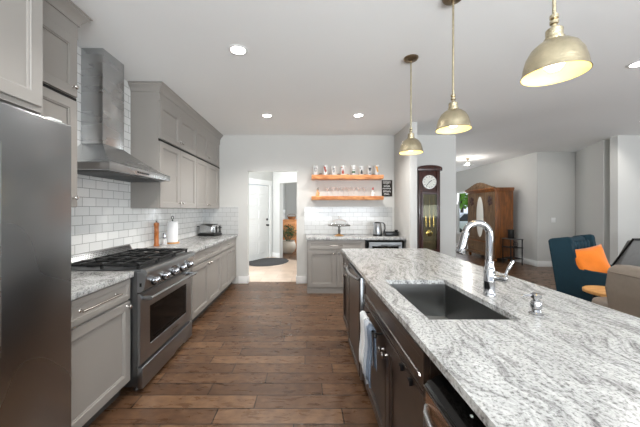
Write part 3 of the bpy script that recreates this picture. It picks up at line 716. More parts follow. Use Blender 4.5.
# near dishwasher, door ajar by a hair, black top edge
t = thing('dishwasher', 'near dishwasher with black top controls and floor reflection painted tan on its front', 'dishwasher', (0.75, 0.70, 0))
build('tub', MB().box(IX+0.05, IXb-0.03, 0.392, 0.988, 0.02, 0.871), 'gasket', t, smooth=0)
m = MB(); m.prism([(IX+0.045, 0.10), (IX+0.045, 0.798), (IX+0.010, 0.790), (IX-0.022, 0.772), (IX-0.030, 0.764), (IX-0.032, 0.74), (IX-0.032, 0.10)], 0.392, 0.985, 'xz', 0.003)
d_ = build('door', m, 'blackglass', t)
build('steel_edge', MB().box(IX-0.0335, IX-0.0305, 0.395, 0.983, 0.760, 0.766, 0.001), 'steel', d_)
build('front_panel', MB().box(IX-0.0345, IX-0.0325, 0.395, 0.983, 0.105, 0.672, 0.001), 'steel_d', d_)
m = MB(); m.prism([(IX+0.044, 0.800), (IX+0.010, 0.792), (IX-0.021, 0.7745), (IX-0.023, 0.778), (IX+0.009, 0.797), (IX+0.044, 0.806)], 0.398, 0.980, 'xz'); tp = build('control_strip', m, 'blackglass', d_)
m = MB()
for i in range(4): m.box(IX+0.016, IX+0.021, 0.60+i*0.06, 0.607+i*0.06, 0.7965, 0.803)
build('button', m, 'plastic_w', tp, smooth=0)
build('front_reflection', MB().box(IX-0.0332, IX-0.0322, 0.70, 0.962, 0.700, 0.757), 'floor_reflection', d_, smooth=0)  # tan patch painted in for the floor reflected in the steel strip
pts = []
for i in range(17):
    s_ = i/16; y = 0.945-0.5*s_; pts.append((IX-0.034-0.036*math.sin(PI*s_)**0.5, y, 0.712))
build('handle', MB().tube(pts, 0.013, 12), 'steel', d_)
t = isl_cab(0.04, 0.385, 'espresso island cabinet at the near end')
cab_drawer(TI, t, 0.05, 0.375, 0.722, 0.855, 'esp', handle=True, hl=0.12)
cab_door(TI, t, 0.05, 0.375, 0.112, 0.708, 'esp', (0.34, 0.655))
tag(build('island_back_panel', MB().box(IXb+0.001, IXb+0.02, 0.04, 3.29, 0.0, CT0-0.001), 'esp', None, smooth=0), 'espresso panel closing the seating side of the island', 'panel')

# towel bar on the far sink-base door, two towels
t = thing('towel_bar', 'black over-the-door towel bar on the sink base cabinet', 'towel bar', (0.40, 1.70, 0.69))
build('bar', MB().tube([(0.368, 1.90, 0.688), (0.368, 1.53, 0.688)], 0.006).sphere((0.368, 1.53, 0.688), 0.010, 10).sphere((0.368, 1.90, 0.688), 0.010, 10), 'black', t)
for y in (1.88, 1.56): build('bracket', MB().tube([(0.4135, y, 0.690), (0.368, y, 0.688)], 0.005), 'black', t)
def towel(y0, y1, zf, zb, x, label, mat, cloth, ph):
    m = MB(); n = 22
    prof = []
    for i in range(9): prof.append((-0.013-0.004*math.sin(i*0.9), zf + (0.69-zf)*i/8))
    for i in range(1, 8): a = PI*i/8; prof.append((-0.012*math.cos(a), 0.69+0.012*math.sin(a)))
    for i in range(7): prof.append((0.0125, 0.69-(0.69-zb)*i/6))
    rows = []
    for j in range(n+1):
        s_ = j/n; y = y0+(y1-y0)*s_
        rows.append([(x + px*(1.0+0.22*math.sin(s_*9+ph)) - (0.004 if px < 0 else 0)*(1+math.sin(s_*14+ph))*(0.7-z)*3, y + 0.01*math.sin(z*8+ph), z + 0.006*math.sin(s_*11+ph)*(1 if k < 2 else 0)) for k, (px, z) in enumerate(prof)])
    m.loft(rows, caps=False, closed=False)
    o = build('dish_towel', m, mat, None, smooth=60)
    md = o.modifiers.new('Solidify', 'SOLIDIFY'); md.thickness = 0.004; md.offset = 1 if cloth else 1
    return tag(o, label, 'towel')
towel(1.872, 1.745, 0.37, 0.50, 0.368, 'white dish towel hanging farthest along the towel bar', 'white_cl', 1, 0.5)
towel(1.718, 1.655, 0.36, 0.46, 0.368, 'pale grey dish towel, middle one on the towel bar', 'pale_cl', 1, 2.2)
towel(1.648, 1.575, 0.39, 0.48, 0.368, 'blue grey dish towel nearest the cabinet knobs', 'blue_cl', 1, 1.2)
for y, lab in ((1.225, 'small black hook over the near sink cabinet door, farther one'), (1.120, 'small black hook over the near sink cabinet door, nearer one')):
    o = build('door_hook', MB().box(0.4125, 0.395, y-0.007, y+0.007, 0.700, 0.7055, 0.001).box(0.400, 0.4140, y-0.007, y+0.007, 0.678, 0.700, 0.001), 'black', None)
    tag(o, lab, 'hook')

# faucet
FXc, FYc = 0.965, 1.505
t = thing('faucet', 'polished chrome gooseneck faucet with pull-down spray behind the sink', 'faucet', (FXc, FYc, 0.915))
m = MB().lathe([(0.001, 0.9155), (0.031, 0.9155), (0.031, 0.922), (0.027, 0.930), (0.027, 0.985), (0.029, 0.990), (0.029, 0.996), (0.027, 1.0), (0.027, 1.045), (0.0245, 1.06), (0.020, 1.08), (0.0205, 1.095), (0.018, 1.10), (0.001, 1.10)], (FXc, FYc, 0), 28)
build('body', m, 'chrome', t)
sd = Vector((-0.97, 0.10, 0)).normalized(); R_ = 0.060; pts = [Vector((FXc, FYc, 1.09)), Vector((FXc, FYc, 1.16)), Vector((FXc, FYc, 1.225))]
for i in range(1, 17):
    a = math.radians(172*i/16); pts.append(Vector((FXc, FYc, 1.238)) + sd*(R_-R_*math.cos(a)) + Vector((0, 0, R_*math.sin(a))))
build('neck', MB().tube(pts, 0.0172, 18), 'chrome', t)
d_ = (pts[-1]-pts[-2]).normalized(); p0 = pts[-1]
sh = MB().tube([p0-d_*0.004, p0+d_*0.004, p0+d_*0.010, p0+d_*0.07, p0+d_*0.108, p0+d_*0.115], [0.0175, 0.0205, 0.021, 0.0225, 0.0265, 0.023], 18)
sp_ = build('spray_head', sh, 'chrome', t)
build('nozzle_face', MB().tube([p0+d_*0.1145, p0+d_*0.117], [0.017, 0.016], 16), 'black', sp_)
hd = Vector((0.75, -0.66, 0)).normalized(); b0 = Vector((FXc, FYc, 1.012))
hb = build('handle_barrel', MB().tube([b0+hd*0.02, b0+hd*0.055, b0+hd*0.062, b0+hd*0.075, b0+hd*0.080], [0.0165, 0.0165, 0.020, 0.020, 0.012], 18), 'chrome', t)
q = b0+hd*0.066; build('lever', MB().tube([q+Vector((0, 0, 0.01)), q+Vector((0.012, -0.004, 0.045)), q+Vector((0.032, -0.01, 0.085)), q+Vector((0.038, -0.012, 0.098))], [0.0065, 0.007, 0.0105, 0.007], 12), 'chrome', hb)
# soap dispenser
sxp, syp = 0.997, 1.238
t = thing('soap_dispenser', 'small chrome soap dispenser beside the faucet on the island', 'soap dispenser', (sxp, syp, 0.915))
build('base', MB().lathe([(0.001, 0.9155), (0.027, 0.9155), (0.027, 0.920), (0.019, 0.926), (0.016, 0.936), (0.021, 0.942), (0.022, 0.955), (0.020, 0.968), (0.015, 0.974), (0.001, 0.974)], (sxp, syp, 0), 24), 'chrome', t)
build('pump_head', MB().lathe([(0.012, 0.9745), (0.012, 0.982), (0.020, 0.986), (0.021, 1.000), (0.015, 1.006), (0.001, 1.007)], (sxp, syp, 0), 22), 'chrome', t)
build('spout', MB().tube([(sxp-0.014, syp, 0.996), (sxp-0.045, syp+0.004, 0.997), (sxp-0.058, syp+0.006, 0.990)], [0.006, 0.005, 0.004], 10), 'chrome', t)

# ------------------------------------------------------------------ things on the left counter
t = thing('pepper_mill', 'tall cherry wood pepper mill on the left counter', 'pepper mill', (-1.868, 3.53, 0.9155))
pr = [(0.001, 0), (0.031, 0), (0.033, 0.008), (0.031, 0.02), (0.0265, 0.035), (0.0265, 0.15), (0.030, 0.165), (0.0255, 0.172)]
build('body', MB().lathe([(r, z+0.9155) for r, z in pr]+[(0.001, 0.9155+0.172)], (-1.868, 3.53, 0), 24), 'mill', t)
build('head', MB().lathe([(r, z+0.9155) for r, z in [(0.001, 0.1725), (0.025, 0.1725), (0.029, 0.18), (0.0265, 0.19), (0.025, 0.24), (0.029, 0.255), (0.031, 0.27), (0.027, 0.288), (0.012, 0.296), (0.001, 0.297)]], (-1.868, 3.53, 0), 24), 'mill', t)
build('finial', MB().lathe([(0.005, 1.212), (0.007, 1.216), (0.009, 1.223), (0.006, 1.230), (0.001, 1.232)], (-1.868, 3.53, 0), 14), 'nickel', t)
t = thing('salt_grinder', 'small clear glass and steel salt grinder beside the pepper mill', 'salt grinder', (-1.842, 3.68, 0.9155))
build('jar', MB().lathe([(0.001, 0.9155), (0.030, 0.9155), (0.031, 0.925), (0.027, 0.975), (0.023, 0.995), (0.001, 0.995)], (-1.842, 3.68, 0), 20), 'frost', t)
build('cap', MB().lathe([(0.001, 0.9955), (0.024, 0.9955), (0.026, 1.01), (0.022, 1.03), (0.024, 1.05), (0.018, 1.068), (0.001, 1.07)], (-1.842, 3.68, 0), 20), 'chrome', t)
px_, py_ = -1.815, 3.84
t = thing('paper_towel_holder', 'wooden base paper towel holder with a full white roll', 'paper towel holder', (px_, py_, 0.9155))
build('base', MB().lathe([(0.001, 0.9155), (0.086, 0.9155), (0.088, 0.92), (0.086, 0.930), (0.001, 0.931)], (px_, py_, 0), 32), 'honey', t)
build('paper_roll', MB().lathe([(0.02, 0.9325), (0.066, 0.9325), (0.068, 0.935), (0.068, 1.208), (0.066, 1.21), (0.02, 1.21)], (px_, py_, 0), 32), 'paper', t)
m = MB().tube([(px_, py_, 0.931), (px_, py_, 1.225)], 0.006)
ring = [(px_+0.016*math.sin(a), py_, 1.245+0.02*(1-math.cos(a))-0.004) for a in [2*PI*i/16 for i in range(17)]]
m.tube(ring, 0.004, 8).lathe([(0.014, 1.222), (0.012, 1.228), (0.001, 1.236)], (px_, py_, 0), 12)
build('post', m, 'iron', t)
# toaster
t = thing('toaster', 'brushed steel four-slot toaster in the far left counter corner', 'toaster', (-1.70, 4.98, 0.9155), math.radians(-14))
def soft(x0, x1, y0, y1, z0, z1, b, seg=4): return MB().box(x0, x1, y0, y1, z0, z1, b, seg)
build('shell', soft(-0.155, 0.135, -0.12, 0.12, 0.02, 0.20, 0.05, 5), 'steel_h', t, world=False)
build('base', soft(-0.165, 0.165, -0.125, 0.125, 0.0, 0.045, 0.012), 'black', t, world=False)
build('end_panel', soft(0.136, 0.160, -0.115, 0.115, 0.046, 0.185, 0.011), 'steel_h', t, world=False)
m = MB()
for y in (-0.055, 0.055): m.box(0.1605, 0.166, y-0.022, y+0.022, 0.055, 0.17, 0.002)
build('lever_slot', m, 'black', t, world=False)
for y in (-0.055, 0.055): build('lever', MB().box(0.167, 0.19, y-0.018, y+0.018, 0.13, 0.145, 0.004), 'black', t, world=False)
m = MB()
for y in (-0.06, -0.02, 0.02, 0.06): m.box(-0.12, 0.11, y-0.012, y+0.012, 0.2, 0.2025)
build('slot', m, 'black', t, world=False)
build('crumb_knob', MB().box(-0.20, -0.166, -0.09, -0.05, 0.15, 0.165, 0.004).box(-0.168, -0.15, -0.075, -0.065, 0.10, 0.16), 'black', t, world=False)

# ------------------------------------------------------------------ back counter things
cx, cy, z0 = 0.557, 4.93, 0.9155
t = thing('cake_stand', 'pedestal cake stand with clear glass dome on the back counter', 'cake stand', (cx, cy, z0))
build('foot', MB().lathe([(0.001, z0), (0.078, z0), (0.078, z0+0.006), (0.045, z0+0.022), (0.022, z0+0.034), (0.001, z0+0.034)], (cx, cy, 0), 32), 'honey', t, label='orange wood foot')
build('stem', MB().lathe([(0.001, z0+0.0345), (0.018, z0+0.0345), (0.024, z0+0.06), (0.027, z0+0.09), (0.016, z0+0.13), (0.024, z0+0.155), (0.030, z0+0.166), (0.001, z0+0.166)], (cx, cy, 0), 24), 'pebble', t)
build('plate', MB().lathe([(0.001, z0+0.1665), (0.15, z0+0.168), (0.192, z0+0.172), (0.196, z0+0.180), (0.190, z0+0.190), (0.18, z0+0.184), (0.001, z0+0.183)], (cx, cy, 0), 40), 'pebble', t)
dm = [(0.165, z0+0.186)] + [(0.165*math.cos(a), z0+0.19+0.115*math.sin(a)) for a in [PI/2*i/10 for i in range(10)]] + [(0.014, z0+0.306)]
d_ = build('dome', MB().lathe(dm, (cx, cy, 0), 36, caps=False), 'glass', t)
build('dome_knob', MB().lathe([(0.010, z0+0.306), (0.008, z0+0.313), (0.017, z0+0.322), (0.017, z0+0.333), (0.001, z0+0.342)], (cx, cy, 0), 18), 'nickel', d_)
kx, ky = 1.225, 4.94
t = thing('electric_kettle', 'brushed steel electric kettle with black handle and base', 'kettle', (kx, ky, z0))
build('base', MB().lathe([(0.001, z0), (0.083, z0), (0.083, z0+0.015), (0.075, z0+0.028), (0.001, z0+0.028)], (kx, ky, 0), 32), 'black', t)
build('body', MB().lathe([(0.001, z0+0.0285), (0.076, z0+0.0285), (0.078, z0+0.04), (0.070, z0+0.12), (0.058, z0+0.205), (0.054, z0+0.215), (0.001, z0+0.215)], (kx, ky, 0), 32), 'steel', t)
build('lid', MB().lathe([(0.055, z0+0.2155), (0.050, z0+0.232), (0.020, z0+0.240), (0.001, z0+0.241)], (kx, ky, 0), 28), 'black', t)
build('handle', MB().tube([(kx+0.05, ky-0.02, z0+0.225), (kx+0.085, ky-0.03, z0+0.225), (kx+0.115, ky-0.035, z0+0.19), (kx+0.12, ky-0.035, z0+0.12), (kx+0.105, ky-0.03, z0+0.06), (kx+0.079, ky-0.022, z0+0.045)], [0.010, 0.012, 0.012, 0.011, 0.010, 0.009], 10), 'black', t)
build('spout', MB().prism([(kx-0.055, z0+0.175), (kx-0.085, z0+0.215), (kx-0.05, z0+0.213)], ky-0.018, ky+0.018, 'xz', 0.002), 'steel', t)
t = thing('black_organizer_tray', 'low black coffee pod tray right of the kettle', 'tray', (1.46, 4.97, z0))
build('box', MB().box(1.355, 1.575, 4.88, 5.08, z0, z0+0.062, 0.006), 'black', t)
build('rim', MB().box(1.35, 1.58, 4.875, 5.085, z0+0.0625, z0+0.074, 0.004), 'blackglass', t)
build('cup', MB().lathe([(0.025, z0+0.0745), (0.03, z0+0.10), (0.001, z0+0.1)], (1.555, 4.95, 0), 16), 'black', t)

# ------------------------------------------------------------------ floating shelves
def live_shelf(z0, z1, label, seed):
    rnd = random.Random(seed); m = MB(); x0, x1 = 0.082, 1.356; n = 40; rings = []
    for i in range(n+1):
        x = x0+(x1-x0)*i/n; w = 0.006*math.sin(i*0.55+seed)+0.004*math.sin(i*1.3)
        ya = 5.02+w; zl = z0+0.004*math.sin(i*0.8+seed)
        rings.append([(x, YB-0.001, z0), (x, YB-0.001, z1), (x, ya+0.01, z1), (x, ya, z1-0.01), (x, ya+0.004, z0+(z1-z0)*0.45), (x, ya+0.016, zl)])
    m.loft(rings); return tag(build('floating_shelf', m, 'shelf', None, smooth=40), label, 'shelf')
live_shelf(1.913, 1.986, 'upper live edge wooden shelf holding printed glasses', 1)
live_shelf(1.543, 1.608, 'lower live edge wooden shelf holding cocktail glasses', 3)
prints = [('grey ring print', 'pebble', 'ring'), ('red rooster print', 'rust', 'bird'), ('black letter-like squiggle print', 'black', 'squig'), ('black and pink figure print', 'rust', 'fig'),
          ('pale green band print', 'leaf', 'band'), ('large black flower print', 'black', 'fig'), ('black goblet print', 'black', 'gob'), ('amber and red bird print', 'yellow', 'bird')]
gxs = [0.155, 0.325, 0.475, 0.640, 0.835, 0.975, 1.125, 1.255]
gz = 1.9868
for i, (nm, mt, kind) in enumerate(prints):
    x = gxs[i]; y = 5.12
    t = thing('printed_tumbler', f'clear tumbler with {nm}, number {i+1} from left'.replace(f', number {i+1} from left', ['', '', '', '', '', '', '', ''][i])+' on the upper shelf'+[', leftmost', ', second from left', ', third from left', ', fourth from left', ', fourth from right', ', third from right', ', second from right', ', rightmost'][i], 'glass', (x, y, gz), group='printed tumblers on the upper shelf')
    h = 0.165+0.012*math.sin(i*2.1)
    build('tumbler', MB().lathe([(0.001, gz), (0.034, gz), (0.042, gz+h), (0.039, gz+h), (0.032, gz+0.012), (0.001, gz+0.012)], (x, y, 0), 22), 'frost', t)
    m = MB(); rad = lambda z: 0.034+0.008*(z-gz)/h+0.0008
    def patch(a0, a1, za, zb, k=6):
        R = []
        for j in range(k+1):
            a = math.radians(-90+a0+(a1-a0)*j/k); R.append([(x+rad(z)*math.cos(a), y+rad(z)*math.sin(a), z) for z in (gz+za*h, gz+zb*h)])
        m.loft(R, caps=False, closed=False)
    if kind == 'bird': patch(-25, 15, .45, .85); patch(-5, 40, .3, .55); patch(-40, -20, .7, .95)
    elif kind == 'ring': patch(-35, 35, .70, .78); patch(-35, 35, .38, .46); patch(-35, -22, .4, .76); patch(22, 35, .4, .76)
    elif kind == 'squig': patch(-20, 25, .72, .8); patch(-20, -8, .6, .8); patch(-20, 25, .54, .62); patch(14, 25, .36, .6); patch(-20, 25, .32, .40)
    elif kind == 'fig': patch(-30, 35, .12, .42); patch(-15, 20, .42, .6); patch(-40, -10, .75, .86)
    elif kind == 'band': patch(-50, 50, .2, .4); patch(-40, 40, .5, .56)
    else: patch(-35, 35, .6, .78); patch(-20, 20, .45, .62); patch(-6, 6, .2, .45); patch(-20, 20, .14, .22)
    build('print', m, mt, t, smooth=0)
for i, (x, s_) in enumerate(((0.245, 0.028), (0.405, 0.022), (0.565, 0.022), (0.735, 0.018), (1.045, 0.018), (1.195, 0.022))):
    o = build('pebble', MB().sphere((x, 5.10, gz+s_*0.62), s_, 14, (1.2, 1, 0.62)), 'pebble', None)
    tag(o, 'small grey stone ornament on upper shelf, '+['between first and second tumblers', 'between second and third tumblers', 'between third and fourth tumblers', 'between fourth and fifth tumblers', 'between sixth and seventh tumblers', 'between seventh and eighth tumblers'][i], 'ornament', 'stone ornaments between the tumblers')
# cocktail glasses
def cocktail(x, lab):
    z = 1.6088; y = 5.14
    t = thing('cocktail_glass', lab, 'glass', (x, y, z), group='cocktail glasses on the lower shelf')
    build('foot', MB().lathe([(0.001, z), (0.034, z), (0.034, z+0.003), (0.006, z+0.008), (0.001, z+0.008)], (x, y, 0), 20), 'stem', t)
    build('stem', MB().lathe([(0.004, z+0.0085), (0.003, z+0.05), (0.004, z+0.085)], (x, y, 0), 10), 'stem', t)
    build('bowl', MB().lathe([(0.004, z+0.0855), (0.022, z+0.105), (0.050, z+0.165), (0.048, z+0.165), (0.02, z+0.108), (0.001, z+0.092)], (x, y, 0), 22), 'stem', t)
for i in range(8):
    cocktail(0.375+i*0.094, ['leftmost', 'second from left', 'third from left', 'fourth from left', 'fourth from right', 'third from right', 'second from right', 'rightmost'][i]+' clear stemmed cocktail glass on the lower shelf')
z = 1.6088
def figurine(x, lab, body, hat, face):
    t = thing('figurine', lab, 'figurine', (x, 5.12, z))
    build('body', MB().lathe([(0.001, z), (0.030, z), (0.034, z+0.02), (0.026, z+0.06), (0.018, z+0.085), (0.001, z+0.088)], (x, 5.12, 0), 18), body, t)
    build('head', MB().sphere((x+0.002, 5.118, z+0.103), 0.019, 14), face, t)
    build('hat', MB().tube([(x+0.002, 5.118, z+0.114), (x+0.006, 5.118, z+0.14), (x+0.016, 5.118, z+0.162)], [0.021, 0.012, 0.003], 14), hat, t)
    build('arm', MB().tube([(x+0.02, 5.11, z+0.075), (x+0.034, 5.10, z+0.05), (x+0.02, 5.09, z+0.04)], [0.008, 0.008, 0.006], 10), body, t)
figurine(0.19, 'tan figurine with dark hat at left end of lower shelf', 'tan', 'pebble', 'tan')
figurine(1.18, 'white figurine with red hat toward right end of lower shelf', 'plastic_w', 'red', 'plastic_w')
# chalk sign
t = thing('chalkboard_sign', 'small dark chalkboard sign with white lettering on the back wall', 'sign', (1.48, 5.255, 1.61))
build('board', MB().box(1.383, 1.577, 5.254, 5.2685, 1.612, 1.914, 0.003), 'slate', t)
rnd = random.Random(5)
for zc, hh, ww in ((1.872, 0.05, 0.15), (1.805, 0.04, 0.12), (1.755, 0.022, 0.16), (1.705, 0.035, 0.14), (1.655, 0.028, 0.11)):
    x = 1.48-ww/2; m = MB()
    while x < 1.48+ww/2-0.012:
        w_ = rnd.uniform(0.010, 0.018); k = rnd.randint(0, 2)
        m.box(x, x+0.004, 5.2525, 5.2535, zc-hh/2, zc+hh/2)
        if k != 1: m.box(x+0.004, x+w_, 5.2525, 5.2535, zc+hh/2-0.005, zc+hh/2)
        if k != 2: m.box(x+0.004, x+w_, 5.2525, 5.2535, zc-0.002, zc+0.003)
        if k != 0: m.box(x+w_-0.004, x+w_, 5.2525, 5.2535, zc-hh/2, zc-0.003)
        x += w_+0.006
    build('lettering', m, 'plastic_w', t, smooth=0)

# ------------------------------------------------------------------ longcase clock
t = thing('longcase_clock', 'dark mahogany longcase clock with white dial and glass door', 'clock', (2.172, 5.14, 0))
ya, yb = 5.04, 5.25
xa, xb = 1.985, 2.36
m = MB(); m.box(xa, xb, ya+0.02, yb, 0.12, 2.06, 0.003).box(xa-0.02, xb+0.02, ya+0.0, yb, 0.0, 0.12, 0.005)
m2 = MB(); m2.box(xa, xa+0.055, ya+0.0, ya+0.0195, 0.62, 2.05, 0.003).box(xb-0.055, xb, ya, ya+0.0195, 0.62, 2.05, 0.003).box(xa+0.0555, xb-0.0555, ya, ya+0.0195, 1.64, 1.70, 0.003).box(xa, xb, ya, ya+0.0195, 0.125, 0.615, 0.003)
build('case', m, 'mahog', t); build('front_frame', m2, 'mahog', t)
arch = [(xa-0.03, 2.055), (xb+0.03, 2.055), (xb+0.03, 2.10)] + [(2.172+0.218*math.cos(a), 2.10+0.055*math.sin(a)) for a in [PI*i/12 for i in range(1, 12)]] + [(xa-0.03, 2.10)]
build('hood', MB().prism(arch, ya-0.025, yb, 'xz', 0.004), 'mahog', t)
dl = build('dial', MB().lathe([(0.001, -0.003), (0.113, -0.003), (0.113, 0.006), (0.001, 0.006)], (2.172, ya+0.013, 1.858), 40, axis='y'), 'dial', t)
build('bezel', MB().lathe([(0.1135, 0.0), (0.124, 0.0), (0.122, -0.012), (0.1135, -0.012)], (2.172, ya+0.015, 1.858), 40, caps=False, axis='y'), 'nickel', dl)
m = MB(); yf = ya+0.0085
for i in range(12):
    a = 2*PI*i/12; c, s_ = math.sin(a), math.cos(a); r0, r1 = 0.082, 0.104; w = 0.0035
    m.loft([[(2.172+c*r+w*s_*k, yf, 1.858+s_*r-w*c*k) for k in (-1, 1)] + [(2.172+c*r+w*s_*k, yf+0.001, 1.858+s_*r-w*c*k) for k in (1, -1)] for r in (r0, r1)])
build('hour_marks', m, 'black', dl, smooth=0)
m = MB()
for a, L, w in ((math.radians(218), 0.085, 0.004), (math.radians(55), 0.058, 0.005)):
    c, s_ = math.sin(a), math.cos(a)
    m.loft([[(2.172+c*r+w*s_*k, yf-0.003, 1.858+s_*r-w*c*k) for k in (-1, 1)] + [(2.172+c*r+w*s_*k, yf-0.002, 1.858+s_*r-w*c*k) for k in (1, -1)] for r in (-0.015, L)])
build('clock_hands', m, 'black', dl, smooth=0)
build('pendulum_backing', MB().box(xa+0.056, xb-0.056, ya+0.0185, ya+0.0199, 0.62, 1.635), 'mirror_s', t, smooth=0)
m = MB().tube([(2.172, ya+0.013, 1.6), (2.172, ya+0.013, 0.98)], 0.004).lathe([(0.001, -0.004), (0.055, -0.003), (0.06, 0.0), (0.055, 0.003), (0.001, 0.004)], (2.172, ya+0.012, 0.95), 28, axis='y')
build('pendulum', m, 'gold', t)
for x in (2.105, 2.172, 2.24):
    build('weight', MB().lathe([(0.001, 1.06), (0.018, 1.065), (0.018, 1.26), (0.001, 1.265)], (x, ya+0.002, 0), 16).tube([(x, ya+0.002, 1.26), (x, ya+0.008, 1.63)], 0.002, 6), 'gold', t)
build('glass_door', MB().box(xa+0.064, xb-0.064, ya-0.0215, ya-0.019, 0.66, 1.638), 'clockglass', t, smooth=0)
gf = MB(); gf.rects([(xa+0.035, xb-0.035, 0.63, 1.665, ya-0.001), (xa+0.035, xb-0.035, 0.63, 1.665, ya-0.022), (xa+0.066, xb-0.066, 0.66, 1.637, ya-0.022), (xa+0.066, xb-0.066, 0.66, 1.637, ya-0.001)], caps=False)
build('door_frame', gf, 'mahog', t, smooth=0)

# ------------------------------------------------------------------ pendants and ceiling lights
def pendant(y, lab):
    x = 0.943; zr = 1.884
    t = thing('pendant_lamp', lab, 'pendant lamp', (x, y, H), group='brass pendants over the island')
    build('canopy', MB().lathe([(0.001, H-0.001), (0.064, H-0.001), (0.064, H-0.010), (0.056, H-0.020), (0.02, H-0.026), (0.012, H-0.034), (0.001, H-0.034)], (x, y, 0), 32), 'brass_d', t)
    build('rod', MB().tube([(x, y, H-0.030), (x, y, 2.10)], 0.0065, 12), 'brass', t)
    build('socket_cup', MB().lathe([(0.007, 2.115), (0.014, 2.11), (0.014, 2.098), (0.009, 2.094), (0.014, 2.088), (0.014, 2.078), (0.009, 2.074), (0.010, 2.062), (0.024, 2.058), (0.027, 2.054), (0.027, 2.026), (0.032, 2.022), (0.032, 2.012), (0.026, 2.010), (0.001, 2.010)], (x, y, 0), 28), 'brass', t)
    pr = [(0.034, 2.012), (0.050, 2.004), (0.072, 1.985), (0.088, 1.955), (0.097, 1.92), (0.101, 1.892), (0.1045, 1.884)]
    sh = build('shade', MB().lathe(pr, (x, y, 0), 48, caps=False), 'brass', t, smooth=60)
    pi_ = [(r-0.003, z-0.0015) for r, z in pr]; pi_[-1] = (0.1025, 1.8838)
    build('shade_lining', MB().lathe(pi_, (x, y, 0), 48, caps=False), 'cream', sh, smooth=60, label='cream enamel inside of the shade')
    build('bulb', MB().lathe([(0.013, 2.009), (0.014, 1.985), (0.026, 1.965), (0.033, 1.940), (0.030, 1.918), (0.018, 1.903), (0.001, 1.899)], (x, y, 0), 22), 'bulb', t)
    d = bpy.data.lights.new('pendant_bulb_light', 'POINT'); d.energy = 0.42; d.color = (1.0, 0.90, 0.68); d.shadow_soft_size = 0.03
    l = bpy.data.objects.new('pendant_bulb_light', d); C.objects.link(l); l.parent = t; l.location = (0, 0, 1.885-H)
pendant(1.085, 'nearest and largest-looking of the hammered brass dome pendants, right of the others')
pendant(1.835, 'middle one of three hammered brass dome pendants over the island')
pendant(2.580, 'farthest one of three hammered brass dome pendants, left of the clock')

def downlight(x, y, lab, power=112, cone=138, aim=(0, 0)):
    t = thing('recessed_light', lab, 'ceiling light', (x, y, H-0.004), group='round recessed ceiling lights')
    build('trim_ring', MB().lathe([(0.062, H-0.0005), (0.083, H-0.0005), (0.083, H-0.004), (0.070, H-0.007), (0.062, H-0.006)], (x, y, 0), 36, caps=False), 'plastic_w', t)
    build('lens', MB().lathe([(0.001, H-0.003), (0.0625, H-0.003), (0.0625, H-0.001), (0.001, H-0.001)], (x, y, 0), 32), 'can', t)
    d = bpy.data.lights.new('recessed_light_beam', 'SPOT'); d.energy = power; d.color = (1.0, 0.96, 0.91); d.spot_size = math.radians(cone); d.spot_blend = 0.55; d.shadow_soft_size = 0.05
    l = bpy.data.objects.new('recessed_light_beam', d); C.objects.link(l); l.parent = t; l.location = (0, 0, -0.006); l.rotation_euler = (math.radians(aim[0]), math.radians(aim[1]), 0)
downlight(-0.594, 2.45, 'recessed ceiling light nearest the camera over the aisle')
downlight(-0.585, 4.16, 'recessed ceiling light near the hall doorway, left one of the far pair')
downlight(0.75, 4.15, 'recessed ceiling light before the shelves, right one of the far pair')
downlight(3.13, 2.68, 'recessed ceiling light at the right edge over the living area', 60)
downlight(-0.594, 0.6, 'recessed ceiling light above the refrigerator aisle', 30)
downlight(5.22, 4.38, 'added out-of-view ceiling spot brightening the alcove, above the armchair corner', 55, 85, (50, -4))  # added outside the view, aimed to light the alcove walls
# flush lamp in the far room
fx, fy = 4.32, 7.64
t = thing('flush_ceiling_lamp', 'small ceiling lamp with clear glass disc near the armoire', 'ceiling lamp', (fx, fy, H))
build('canopy', MB().lathe([(0.001, H-0.001), (0.065, H-0.001), (0.062, H-0.022), (0.02, H-0.03), (0.012, H-0.10), (0.001, H-0.10)], (fx, fy, 0), 28), 'brass_d', t)
build('glass_disc', MB().lathe([(0.03, H-0.095), (0.11, H-0.115), (0.165, H-0.155), (0.155, H-0.18), (0.08, H-0.195), (0.03, H-0.20)], (fx, fy, 0), 32, caps=False), 'glass', t)
build('bulb', MB().sphere((fx, fy, H-0.155), 0.04, 16), 'can', t)
d = bpy.data.lights.new('flush_lamp_light', 'POINT'); d.energy = 14; d.color = (1, 0.95, 0.88); d.shadow_soft_size = 0.05
l = bpy.data.objects.new('flush_lamp_light', d); C.objects.link(l); l.parent = t; l.location = (0, 0, -0.30)

# ------------------------------------------------------------------ hall and den things
mt_ = MB(Matrix.Translation((-1.02, 7.42, 0)) @ Matrix.Rotation(math.radians(58), 4, 'Z'))
mt_.loft([[(0.62*math.cos(a)*k, 0.50*math.sin(a)*k - 0.0, z) for a in [2*PI*i/40 for i in range(40)]] for k, z in ((0.98, 0.001), (1.0, 0.006), (0.985, 0.012))])
tag(build('doormat', mt_, 'mat_rug', None), 'dark grey oval doormat in front of the white front door', 'doormat')
px_, py_ = -0.60, 8.95
t = thing('potted_plant', 'bushy green plant in round stoneware pot beyond the hall opening', 'plant', (px_, py_, 0))
build('pot', MB().lathe([(0.001, 0), (0.13, 0), (0.20, 0.05), (0.25, 0.16), (0.255, 0.24), (0.23, 0.33), (0.20, 0.37), (0.215, 0.40), (0.195, 0.40), (0.185, 0.36), (0.001, 0.35)], (px_, py_, 0), 36), 'pot', t)
build('soil', MB().lathe([(0.001, 0.352), (0.184, 0.352), (0.184, 0.36), (0.001, 0.365)], (px_, py_, 0), 24), 'mat_rug', t)
m = MB(); rnd = random.Random(3)
